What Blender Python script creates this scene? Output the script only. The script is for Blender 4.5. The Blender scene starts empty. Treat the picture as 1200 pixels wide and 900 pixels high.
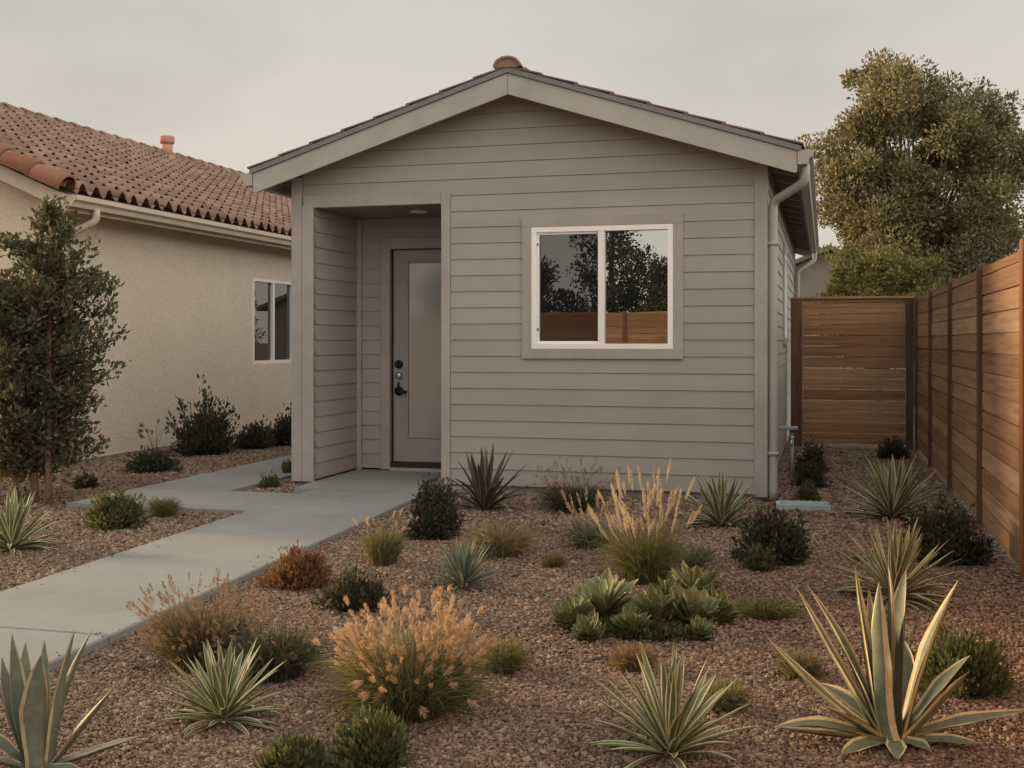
import bpy, math, random
import numpy as np
from mathutils import Vector, Matrix

# ------------------------------------------------------------------ camera, sky, sun, exposure
SC = bpy.context.scene
COL = SC.collection
F = 1350.0                       # focal length in pixels of the 1200 px wide photograph
YAW = math.radians(15.2)         # camera turned left of the house axis
CAMZ = 1.30
G = -0.04                        # gravel level; 0 = top of the concrete
cam_d = bpy.data.cameras.new('camera')
cam = bpy.data.objects.new('camera', cam_d)
COL.objects.link(cam)
cam.location = (0, 0, CAMZ)
cam.rotation_euler = (math.radians(90), 0, YAW)
cam_d.sensor_width = 36
cam_d.lens = 36 * F / 1200
cam_d.shift_y = -50 / 1200
cam_d.clip_start = 0.05
cam_d.clip_end = 2000
SC.camera = cam
SUN_EL = math.radians(11.5)
sx, sy = -0.977, 0.21
SUN_DIR = Vector((sx * math.cos(SUN_EL), sy * math.cos(SUN_EL), math.sin(SUN_EL))).normalized()

W = bpy.data.worlds.new('World')
SC.world = W
W.use_nodes = True
nt = W.node_tree
nt.nodes.clear()
def wn(t, **kw):
    n = nt.nodes.new(t)
    for k, v in kw.items():
        setattr(n, k, v)
    return n
sky = wn('ShaderNodeTexSky', sky_type='NISHITA', sun_disc=False)
sky.sun_elevation = SUN_EL
sky.sun_rotation = math.atan2(sx, sy)
sky.air_density = 1.3
sky.dust_density = 4.0
sky.ozone_density = 1.0
tc = wn('ShaderNodeTexCoord')
n1 = wn('ShaderNodeTexNoise')
n1.inputs['Scale'].default_value = 2.3
n1.inputs['Detail'].default_value = 4
n1.inputs['Roughness'].default_value = 0.5
mp = wn('ShaderNodeMapping')
mp.inputs['Scale'].default_value = (1, 1, 2.2)
mp.inputs['Location'].default_value = (3.1, 0.4, 0.0)
nt.links.new(tc.outputs['Generated'], mp.inputs['Vector'])
nt.links.new(mp.outputs['Vector'], n1.inputs['Vector'])
cr = wn('ShaderNodeValToRGB')
cr.color_ramp.elements[0].position = 0.30
cr.color_ramp.elements[0].color = (5.5, 5.27, 4.9, 1)
cr.color_ramp.elements[1].position = 0.52
cr.color_ramp.elements[1].color = (6.6, 6.28, 5.78, 1)
nt.links.new(n1.outputs['Fac'], cr.inputs['Fac'])
mx = wn('ShaderNodeMixRGB')
mx.inputs['Fac'].default_value = 0.94
nt.links.new(sky.outputs['Color'], mx.inputs['Color1'])
# added fill: unseen sky right of and behind the camera brightened for the walls
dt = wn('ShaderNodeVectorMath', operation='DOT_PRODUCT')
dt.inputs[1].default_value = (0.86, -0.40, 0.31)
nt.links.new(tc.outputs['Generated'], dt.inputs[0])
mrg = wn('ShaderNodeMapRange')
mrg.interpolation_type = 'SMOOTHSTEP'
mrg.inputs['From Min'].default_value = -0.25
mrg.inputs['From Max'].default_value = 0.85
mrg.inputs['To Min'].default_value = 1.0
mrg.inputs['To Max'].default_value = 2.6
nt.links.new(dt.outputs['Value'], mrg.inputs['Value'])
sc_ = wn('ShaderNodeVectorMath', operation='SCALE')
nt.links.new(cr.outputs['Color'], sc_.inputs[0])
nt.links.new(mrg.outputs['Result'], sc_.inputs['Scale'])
# paler and warmer cloud low over the horizon
sxyz = wn('ShaderNodeSeparateXYZ')
nt.links.new(tc.outputs['Generated'], sxyz.inputs['Vector'])
hz = wn('ShaderNodeValToRGB')
hz.color_ramp.elements[0].position = 0.0
hz.color_ramp.elements[0].color = (1.18, 1.11, 1.02, 1)
hz.color_ramp.elements[1].position = 0.34
hz.color_ramp.elements[1].color = (0.97, 0.985, 0.98, 1)
nt.links.new(sxyz.outputs['Z'], hz.inputs['Fac'])
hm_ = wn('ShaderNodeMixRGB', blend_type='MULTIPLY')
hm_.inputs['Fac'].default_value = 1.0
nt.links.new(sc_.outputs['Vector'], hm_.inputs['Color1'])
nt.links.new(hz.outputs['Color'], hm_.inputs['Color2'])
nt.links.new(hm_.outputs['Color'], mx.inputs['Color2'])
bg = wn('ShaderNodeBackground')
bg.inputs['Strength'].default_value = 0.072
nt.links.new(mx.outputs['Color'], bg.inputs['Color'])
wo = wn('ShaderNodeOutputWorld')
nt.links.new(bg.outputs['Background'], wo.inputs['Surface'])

sun_d = bpy.data.lights.new('sun', 'SUN')
sun_d.energy = 5.0
sun_d.angle = math.radians(10)
sun_d.color = (1.0, 0.72, 0.44)
sun = bpy.data.objects.new('sun', sun_d)
COL.objects.link(sun)
sun.rotation_euler = (-SUN_DIR).to_track_quat('-Z', 'Y').to_euler()
sun.location = (-20, 8, 12)
VS = SC.view_settings
VS.view_transform = 'Standard'
VS.look = 'None'
VS.exposure = 0.5
VS.gamma = 1.0
VS.use_curve_mapping = False
SC.cycles.use_denoising = True
SC.cycles.max_bounces = 6
SC.cycles.transparent_max_bounces = 16

# ------------------------------------------------------------------ pixel helpers (photograph pixels -> world)
CT, ST = math.cos(YAW), math.sin(YAW)
def ray(u, v):
    r = (u - 600) / F
    return np.array([r * CT - ST, r * ST + CT, (400 - v) / F])
def at(u, v, z=G):
    k = ray(u, v)
    d = (z - CAMZ) / k[2]
    return Vector((k[0] * d, k[1] * d, z))
def depth_of(p):
    return -p[0] * ST + p[1] * CT
def pt(u, v, d):
    k = ray(u, v)
    return Vector((k[0] * d, k[1] * d, CAMZ + k[2] * d))

# ------------------------------------------------------------------ materials
def mat(name):
    m = bpy.data.materials.new(name)
    m.use_nodes = True
    n = m.node_tree
    n.nodes.clear()
    return m, n, n.nodes.new('ShaderNodeOutputMaterial')
def ramp(n, fac, cols):
    r = n.nodes.new('ShaderNodeValToRGB')
    el = r.color_ramp.elements
    while len(el) < len(cols):
        el.new(0.5)
    for e, (p, c) in zip(el, cols):
        e.position = p
        e.color = (*c, 1)
    n.links.new(fac, r.inputs['Fac'])
    return r.outputs['Color']
def noise(n, vec, scale, detail=4, rough=0.55, dim='3D', w=None):
    t = n.nodes.new('ShaderNodeTexNoise')
    t.noise_dimensions = dim
    t.inputs['Scale'].default_value = scale
    t.inputs['Detail'].default_value = detail
    t.inputs['Roughness'].default_value = rough
    if vec is not None:
        n.links.new(vec, t.inputs['Vector'])
    if w is not None:
        n.links.new(w, t.inputs['W'])
    return t.outputs['Fac']
def pos(n, scale=(1, 1, 1)):
    g = n.nodes.new('ShaderNodeNewGeometry')
    m = n.nodes.new('ShaderNodeMapping')
    m.inputs['Scale'].default_value = scale
    n.links.new(g.outputs['Position'], m.inputs['Vector'])
    return m.outputs['Vector'], g
def mixc(n, fac, a, b, mode='MIX'):
    x = n.nodes.new('ShaderNodeMixRGB')
    x.blend_type = mode
    for s, v in ((x.inputs['Fac'], fac), (x.inputs['Color1'], a), (x.inputs['Color2'], b)):
        if hasattr(v, 'is_linked') or hasattr(v, 'links'):
            n.links.new(v, s)
        elif isinstance(v, (tuple, list)):
            s.default_value = (*v[:3], 1)
        else:
            s.default_value = v
    return x.outputs['Color']
def bump(n, h, strength, dist=0.01):
    b = n.nodes.new('ShaderNodeBump')
    b.inputs['Strength'].default_value = strength
    b.inputs['Distance'].default_value = dist
    n.links.new(h, b.inputs['Height'])
    return b.outputs['Normal']
def princ(n, out, col, rough=0.7, spec=0.3, normal=None, metal=0.0):
    p = n.nodes.new('ShaderNodeBsdfPrincipled')
    if isinstance(col, (tuple, list)):
        p.inputs['Base Color'].default_value = (*col, 1)
    else:
        n.links.new(col, p.inputs['Base Color'])
    if isinstance(rough, float):
        p.inputs['Roughness'].default_value = rough
    else:
        n.links.new(rough, p.inputs['Roughness'])
    p.inputs['Specular IOR Level'].default_value = spec * 0.8
    p.inputs['Metallic'].default_value = metal
    if normal is not None:
        n.links.new(normal, p.inputs['Normal'])
    if out is not None:
        n.links.new(p.outputs['BSDF'], out.inputs['Surface'])
    return p

def m_paint(name, c, rough=0.55, var=0.12, scale=3.0, bumps=0.15, fine=160.0):
    m, n, o = mat(name)
    v, g = pos(n)
    f = noise(n, v, scale, 6, 0.65)
    v2, _ = pos(n, (1.0, 1.0, 14.0))
    lo = tuple(x * (1 - var) for x in c)
    hi = tuple(min(1, x * (1 + var)) for x in c)
    col = ramp(n, f, [(0.3, lo), (0.7, hi)])
    isl = ramp(n, g.outputs['Random Per Island'], [(0, (0.95, 0.95, 0.95)), (1, (1.04, 1.04, 1.04))])
    col = mixc(n, 1.0, col, isl, 'MULTIPLY')
    princ(n, o, col, rough, 0.3, bump(n, noise(n, v, fine, 3), bumps, 0.004))
    return m
def m_siding(name, c):
    m, n, o = mat(name)
    v, g = pos(n)
    f = noise(n, v, 1.4, 6, 0.6)
    col = ramp(n, f, [(0.3, tuple(x * 0.93 for x in c)), (0.7, tuple(x * 1.06 for x in c))])
    v2, _ = pos(n, (6, 6, 90))
    gr = noise(n, v2, 3.0, 5, 0.6)
    isl = ramp(n, g.outputs['Random Per Island'], [(0, (0.955, 0.955, 0.955)), (1, (1.03, 1.03, 1.03))])
    col = mixc(n, 1.0, col, isl, 'MULTIPLY')
    # dust rising from the ground at the foot of the wall
    sep = n.nodes.new('ShaderNodeSeparateXYZ')
    n.links.new(v, sep.inputs['Vector'])
    mr = n.nodes.new('ShaderNodeMapRange')
    mr.inputs['From Min'].default_value = 0.0
    mr.inputs['From Max'].default_value = 0.35
    mr.inputs['To Min'].default_value = 0.35
    mr.inputs['To Max'].default_value = 0.0
    n.links.new(sep.outputs['Z'], mr.inputs['Value'])
    ns = noise(n, v, 9.0, 5, 0.7)
    mu = n.nodes.new('ShaderNodeMath'); mu.operation = 'MULTIPLY'
    n.links.new(mr.outputs['Result'], mu.inputs[0]); n.links.new(ns, mu.inputs[1])
    col = mixc(n, mu.outputs[0], col, (0.30, 0.22, 0.16))
    princ(n, o, col, 0.6, 0.25, bump(n, gr, 0.18, 0.004))
    return m
def m_stucco(name, c):
    m, n, o = mat(name)
    v, g = pos(n)
    col = ramp(n, noise(n, v, 0.9, 6, 0.65), [(0.3, tuple(x * 0.9 for x in c)), (0.7, tuple(x * 1.06 for x in c))])
    col = mixc(n, 0.4, col, ramp(n, noise(n, v, 34, 4), [(0.35, tuple(x * 0.7 for x in c)), (0.65, c)]))
    princ(n, o, col, 0.9, 0.1, bump(n, noise(n, v, 38, 5, 0.7), 0.8, 0.02))
    return m
def m_wood(name, cols, axis=0, rough=0.7):
    m, n, o = mat(name)
    sc = [22, 22, 22]
    sc[axis] = 1.1
    v, g = pos(n, tuple(sc))
    isl = g.outputs['Random Per Island']
    mw = n.nodes.new('ShaderNodeMath'); mw.operation = 'MULTIPLY'; mw.inputs[1].default_value = 37.0
    n.links.new(isl, mw.inputs[0])
    gr = noise(n, v, 1.6, 7, 0.62, '4D', mw.outputs[0])
    col = ramp(n, isl, [(i / (len(cols) - 1), c) for i, c in enumerate(cols)])
    streak = ramp(n, gr, [(0.30, (0.50, 0.46, 0.42)), (0.5, (0.95, 0.95, 0.95)), (0.75, (1.25, 1.2, 1.15))])
    col = mixc(n, 1.0, col, streak, 'MULTIPLY')
    v3, _ = pos(n)
    w = noise(n, v3, 1.1, 5, 0.6)
    col = mixc(n, ramp(n, w, [(0.45, (0, 0, 0)), (0.8, (0.35, 0.35, 0.35))]), col, (0.20, 0.17, 0.14))
    princ(n, o, col, rough, 0.2, bump(n, gr, 0.35, 0.006))
    return m
def m_leaf(name, c1, c2, transl=0.25, rough=0.55, c3=None, spec=0.3):
    m, n, o = mat(name)
    g = n.nodes.new('ShaderNodeNewGeometry')
    stops = [(0.0, c1), (0.8, c2)] + ([(1.0, c3)] if c3 else [])
    col = ramp(n, g.outputs['Random Per Island'], stops)
    p = princ(n, None, col, rough, spec)
    t = n.nodes.new('ShaderNodeBsdfTranslucent')
    tcx = mixc(n, 1.0, col, (1.5, 1.4, 0.8), 'MULTIPLY')
    n.links.new(tcx, t.inputs['Color'])
    mxs = n.nodes.new('ShaderNodeMixShader')
    mxs.inputs['Fac'].default_value = transl
    n.links.new(p.outputs['BSDF'], mxs.inputs[1])
    n.links.new(t.outputs['BSDF'], mxs.inputs[2])
    n.links.new(mxs.outputs['Shader'], o.inputs['Surface'])
    return m
def m_succ(name, c1, c2, rough=0.6):           # thick waxy leaves: mottled, streaked along nothing in particular
    m, n, o = mat(name)
    v, g = pos(n)
    a = ramp(n, noise(n, v, 26, 5, 0.7), [(0.3, c1), (0.7, c2)])
    isl = ramp(n, g.outputs['Random Per Island'], [(0, (0.8, 0.8, 0.8)), (1, (1.15, 1.13, 1.05))])
    col = mixc(n, 1.0, a, isl, 'MULTIPLY')
    col = mixc(n, ramp(n, noise(n, v, 90, 3, 0.6), [(0.58, (0, 0, 0)), (0.75, (0.5, 0.5, 0.5))]), col, tuple(x * 0.55 for x in c1))
    princ(n, o, col, rough, 0.35, bump(n, noise(n, v, 60, 3), 0.12, 0.004))
    return m
def m_glass(name, refl, dark=(0.012, 0.013, 0.012), rough=0.0, tint=(0.9, 0.95, 0.92)):
    m, n, o = mat(name)
    gl = n.nodes.new('ShaderNodeBsdfGlossy')
    gl.inputs['Roughness'].default_value = rough
    gl.inputs['Color'].default_value = (*tint, 1)
    v, _ = pos(n)
    n.links.new(bump(n, noise(n, v, 1.7, 2), 0.03, 0.02), gl.inputs['Normal'])
    d = n.nodes.new('ShaderNodeBsdfDiffuse')
    d.inputs['Color'].default_value = (*dark, 1)
    x = n.nodes.new('ShaderNodeMixShader')
    x.inputs['Fac'].default_value = refl
    n.links.new(d.outputs[0], x.inputs[1]); n.links.new(gl.outputs[0], x.inputs[2])
    n.links.new(x.outputs[0], o.inputs['Surface'])
    return m
def m_screen(name):
    m, n, o = mat(name)
    d = n.nodes.new('ShaderNodeBsdfDiffuse'); d.inputs['Color'].default_value = (0.02, 0.02, 0.02, 1)
    t = n.nodes.new('ShaderNodeBsdfTransparent')
    x = n.nodes.new('ShaderNodeMixShader'); x.inputs['Fac'].default_value = 0.48
    n.links.new(d.outputs[0], x.inputs[2]); n.links.new(t.outputs[0], x.inputs[1])
    n.links.new(x.outputs[0], o.inputs['Surface'])
    return m
def m_gravel_sheet(name):
    m, n, o = mat(name)
    v, g = pos(n)
    vo = n.nodes.new('ShaderNodeTexVoronoi')
    vo.inputs['Scale'].default_value = 48
    n.links.new(v, vo.inputs['Vector'])
    sx_ = n.nodes.new('ShaderNodeSeparateColor')
    n.links.new(vo.outputs['Color'], sx_.inputs[0])
    col = ramp(n, sx_.outputs[0], [(0.0, (0.05, 0.03, 0.022)), (0.35, (0.15, 0.095, 0.07)), (0.7, (0.26, 0.18, 0.135)), (1.0, (0.40, 0.31, 0.25))])
    edge = ramp(n, vo.outputs['Distance'], [(0.25, (1, 1, 1)), (0.75, (0.35, 0.32, 0.3))])
    col = mixc(n, 0.9, col, edge, 'MULTIPLY')
    big = ramp(n, noise(n, v, 0.6, 4), [(0.3, (0.85, 0.83, 0.8)), (0.7, (1.1, 1.1, 1.1))])
    col = mixc(n, 1.0, col, big, 'MULTIPLY')
    inv = n.nodes.new('ShaderNodeMath'); inv.operation = 'SUBTRACT'; inv.inputs[0].default_value = 1.0
    n.links.new(vo.outputs['Distance'], inv.inputs[1])
    princ(n, o, col, 0.9, 0.15, bump(n, inv.outputs[0], 0.8, 0.015))
    return m
def m_pebble(name):
    m, n, o = mat(name)
    v, g = pos(n)
    col = ramp(n, g.outputs['Random Per Island'], [(0.0, (0.06, 0.036, 0.027)), (0.3, (0.20, 0.125, 0.088)), (0.6, (0.31, 0.205, 0.145)),
                                                  (0.85, (0.42, 0.305, 0.23)), (1.0, (0.54, 0.44, 0.36))])
    col = mixc(n, 0.35, col, ramp(n, noise(n, v, 180, 3), [(0.3, (0.10, 0.065, 0.05)), (0.7, (0.45, 0.36, 0.29))]))
    big = ramp(n, noise(n, v, 0.9, 6, 0.65), [(0.3, (0.57, 0.535, 0.51)), (0.7, (0.86, 0.835, 0.81))])
    col = mixc(n, 1.0, col, big, 'MULTIPLY')
    princ(n, o, col, 0.8, 0.2)
    return m
def m_concrete(name, c):
    m, n, o = mat(name)
    v, g = pos(n)
    col = ramp(n, noise(n, v, 1.1, 7, 0.65), [(0.3, tuple(x * 0.84 for x in c)), (0.7, tuple(x * 1.06 for x in c))])
    sp = ramp(n, noise(n, v, 120, 4, 0.7), [(0.35, (0.82, 0.81, 0.8)), (0.6, (1.03, 1.03, 1.03))])
    col = mixc(n, 1.0, col, sp, 'MULTIPLY')
    vb, _ = pos(n, (14, 260, 14))
    br = noise(n, vb, 1.0, 3)
    st = ramp(n, noise(n, v, 3.2, 6, 0.7), [(0.55, (1, 1, 1)), (0.75, (0.86, 0.84, 0.8))])
    col = mixc(n, 1.0, col, st, 'MULTIPLY')
    princ(n, o, col, 0.85, 0.2, bump(n, br, 0.25, 0.004))
    return m
def m_tile(name, cols, rough=0.8, lich=(0.30, 0.24, 0.18)):
    m, n, o = mat(name)
    v, g = pos(n)
    col = ramp(n, g.outputs['Random Per Island'], [(i / (len(cols) - 1), c) for i, c in enumerate(cols)])
    col = mixc(n, ramp(n, noise(n, v, 6, 6, 0.7), [(0.5, (0, 0, 0)), (0.8, (0.6, 0.6, 0.6))]), col, lich)
    col = mixc(n, ramp(n, noise(n, v, 28, 5, 0.7), [(0.55, (0, 0, 0)), (0.8, (0.5, 0.5, 0.5))]), col, tuple(x * 0.4 for x in cols[0]))
    princ(n, o, col, rough, 0.15, bump(n, noise(n, v, 90, 4), 0.25, 0.006))
    return m
def m_metal(name, c, rough=0.4):
    m, n, o = mat(name)
    v, g = pos(n)
    col = ramp(n, noise(n, v, 20, 4), [(0.3, tuple(x * 0.85 for x in c)), (0.7, c)])
    princ(n, o, col, rough, 0.5, None, 0.7)
    return m
def m_bark(name, c1, c2):
    m, n, o = mat(name)
    v, g = pos(n, (30, 30, 5))
    f = noise(n, v, 1.5, 6, 0.7)
    princ(n, o, ramp(n, f, [(0.3, c1), (0.7, c2)]), 0.9, 0.1, bump(n, f, 0.7, 0.015))
    return m

WALLC = (0.362, 0.330, 0.298)
M = dict(
    siding=m_siding('siding_paint', WALLC),
    trim=m_paint('trim_paint', (0.37, 0.337, 0.303)),
    wintrim=m_paint('window_trim_paint', (0.36, 0.325, 0.29)),
    barge=m_paint('barge_paint', (0.41, 0.378, 0.338)),
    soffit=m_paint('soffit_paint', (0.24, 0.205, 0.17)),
    dripedge=m_paint('drip_edge_paint', (0.20, 0.19, 0.185), 0.45),
    gutter=m_paint('gutter_paint', (0.385, 0.35, 0.31), 0.4, 0.06),
    white=m_paint('white_vinyl', (0.84, 0.82, 0.79), 0.35, 0.03, 3, 0.0),
    rubber=m_paint('dark_seal', (0.03, 0.03, 0.03), 0.6),
    black=m_paint('black_metal', (0.012, 0.012, 0.012), 0.35),
    chrome=m_metal('satin_nickel', (0.45, 0.50, 0.46), 0.3),
    door=m_paint('door_paint', (0.31, 0.288, 0.262), 0.45, 0.05),
    found=m_concrete('foundation_concrete', (0.28, 0.25, 0.22)),
    glass=m_glass('window_glass', 0.41),
    glass_b=m_glass('window_glass_neighbour', 0.18, (0.02, 0.018, 0.016)),
    frost=m_glass('frosted_glass', 0.10, (0.36, 0.345, 0.315), 0.08, (0.9, 0.88, 0.84)),
    screen=m_screen('insect_screen_mesh'),
    curtain=m_paint('curtain', (0.2, 0.19, 0.17)),
    tile_flat=m_tile('flat_roof_tile', [(0.13, 0.095, 0.075), (0.19, 0.13, 0.10), (0.24, 0.16, 0.12)]),
    ridge=m_tile('ridge_tile', [(0.20, 0.135, 0.10), (0.25, 0.17, 0.125)]),
    tile_red=m_tile('barrel_tile', [(0.20, 0.13, 0.10), (0.245, 0.155, 0.118), (0.28, 0.178, 0.138), (0.33, 0.22, 0.172)], lich=(0.36, 0.25, 0.19)),
    tile_rake=m_tile('rake_tile', [(0.24, 0.105, 0.066), (0.29, 0.13, 0.085), (0.34, 0.17, 0.11)]),
    terra=m_tile('terracotta_pipe', [(0.46, 0.24, 0.16), (0.50, 0.28, 0.19)]),
    stucco=m_stucco('beige_stucco', (0.80, 0.675, 0.55)),
    cream=m_paint('cream_paint', (0.58, 0.49, 0.39), 0.5),
    grey_roof=m_tile('grey_shingle', [(0.13, 0.12, 0.11), (0.18, 0.17, 0.16)]),
    concrete=m_concrete('broom_concrete', (0.275, 0.277, 0.267)),
    porchc=m_concrete('porch_concrete', (0.295, 0.291, 0.277)),
    joint=m_paint('joint_dark', (0.12, 0.11, 0.10)),
    splash=m_paint('splash_plastic', (0.33, 0.40, 0.42), 0.6),
    pipe=m_paint('grey_pipe', (0.33, 0.36, 0.36), 0.5),
    gravel=m_gravel_sheet('gravel_sheet'),
    pebble=m_pebble('pebbles'),
    fence_y=m_wood('cedar_board_side', [(0.34, 0.185, 0.10), (0.43, 0.245, 0.14), (0.48, 0.29, 0.17), (0.52, 0.335, 0.21)], 1),
    fence_x=m_wood('cedar_board_back', [(0.22, 0.115, 0.06), (0.31, 0.165, 0.088), (0.38, 0.21, 0.115), (0.44, 0.26, 0.15)], 0),
    fence_o=m_wood('orange_cedar_board', [(0.40, 0.20, 0.10), (0.48, 0.25, 0.125), (0.52, 0.29, 0.155)], 0),
    post=m_wood('cedar_post', [(0.24, 0.10, 0.048), (0.30, 0.13, 0.065)], 2),
    postmid=m_wood('brown_post', [(0.13, 0.066, 0.038), (0.17, 0.088, 0.05)], 2),
    postdark=m_wood('dark_post', [(0.075, 0.045, 0.03), (0.09, 0.055, 0.035)], 2),
    bark=m_bark('bark', (0.09, 0.065, 0.05), (0.24, 0.18, 0.14)),
    bark_red=m_bark('bark_red', (0.16, 0.10, 0.07), (0.32, 0.21, 0.15)),
    twig=m_bark('twig', (0.12, 0.085, 0.06), (0.22, 0.16, 0.11)),
    l_dark=m_leaf('leaf_dark', (0.034, 0.036, 0.022), (0.072, 0.076, 0.044), 0.2, 0.5, (0.11, 0.11, 0.06)),
    l_tree=m_leaf('leaf_young_tree', (0.045, 0.046, 0.027), (0.115, 0.115, 0.066), 0.3, 0.5, (0.19, 0.185, 0.105)),
    l_big=m_leaf('leaf_big_tree', (0.06, 0.06, 0.032), (0.25, 0.22, 0.125), 0.3, 0.5, (0.42, 0.35, 0.20)),
    l_yellow=m_leaf('leaf_lit_hedge', (0.08, 0.082, 0.034), (0.22, 0.20, 0.085), 0.3, 0.5, (0.34, 0.30, 0.14)),
    l_mid=m_leaf('leaf_mid', (0.06, 0.066, 0.032), (0.125, 0.135, 0.064), 0.25, 0.5, (0.18, 0.18, 0.085)),
    l_greygreen=m_leaf('leaf_grey_green', (0.09, 0.105, 0.07), (0.17, 0.19, 0.125), 0.25, 0.6, (0.24, 0.25, 0.17)),
    l_russet=m_leaf('leaf_russet', (0.11, 0.055, 0.03), (0.22, 0.11, 0.06), 0.25, 0.6, (0.30, 0.17, 0.09)),
    g_green=m_leaf('grass_green', (0.055, 0.07, 0.03), (0.12, 0.13, 0.055), 0.3, 0.5, (0.22, 0.20, 0.10)),
    g_olive=m_leaf('grass_olive', (0.085, 0.09, 0.04), (0.19, 0.17, 0.08), 0.3, 0.5, (0.30, 0.25, 0.13)),
    g_dark=m_leaf('grass_dark', (0.035, 0.045, 0.025), (0.08, 0.09, 0.045), 0.25, 0.5, (0.15, 0.14, 0.07)),
    g_brown=m_leaf('grass_brown', (0.055, 0.048, 0.030), (0.125, 0.10, 0.062), 0.25, 0.55, (0.22, 0.16, 0.105)),
    g_straw=m_leaf('grass_straw', (0.15, 0.12, 0.07), (0.30, 0.23, 0.14), 0.3, 0.6, (0.40, 0.31, 0.20)),
    g_blue=m_leaf('grass_blue', (0.10, 0.125, 0.105), (0.18, 0.21, 0.18), 0.2, 0.5, (0.26, 0.28, 0.22)),
    g_rust=m_leaf('grass_rust', (0.13, 0.08, 0.045), (0.22, 0.14, 0.08), 0.3, 0.6, (0.30, 0.20, 0.11)),
    h_peach=m_leaf('seed_peach', (0.40, 0.275, 0.19), (0.57, 0.415, 0.30), 0.25, 0.8, (0.70, 0.56, 0.44)),
    h_pink=m_leaf('seed_pink', (0.20, 0.125, 0.09), (0.33, 0.215, 0.16), 0.2, 0.8, (0.44, 0.31, 0.24)),
    h_cream=m_leaf('seed_cream', (0.46, 0.37, 0.29), (0.62, 0.53, 0.44), 0.3, 0.8, (0.76, 0.68, 0.58)),
    a_green=m_succ('agave_green', (0.115, 0.135, 0.095), (0.20, 0.22, 0.15)),
    a_blue=m_succ('agave_blue', (0.105, 0.122, 0.10), (0.18, 0.20, 0.165)),
    a_cream=m_succ('agave_cream', (0.50, 0.37, 0.18), (0.68, 0.56, 0.34)),
    a_gold=m_succ('agave_gold', (0.36, 0.28, 0.15), (0.52, 0.43, 0.27)),
    y_green=m_succ('yucca_green', (0.10, 0.12, 0.06), (0.20, 0.22, 0.12)),
    y_cream=m_succ('yucca_cream', (0.48, 0.42, 0.26), (0.64, 0.58, 0.42)),
    y_dark=m_succ('yucca_dark', (0.045, 0.05, 0.038), (0.10, 0.105, 0.075)),
    y_brown=m_succ('flax_margin', (0.20, 0.15, 0.10), (0.32, 0.25, 0.17)),
    s_green=m_succ('rosette_green', (0.075, 0.088, 0.034), (0.145, 0.155, 0.064), 0.8),
    s_pale=m_succ('rosette_pale', (0.125, 0.135, 0.062), (0.205, 0.215, 0.105), 0.8),
    s_edge=m_succ('rosette_edge', (0.25, 0.25, 0.12), (0.37, 0.35, 0.19), 0.8),
    dry=m_succ('dry_leaf', (0.20, 0.13, 0.08), (0.36, 0.25, 0.16), 0.8),
)

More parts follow.
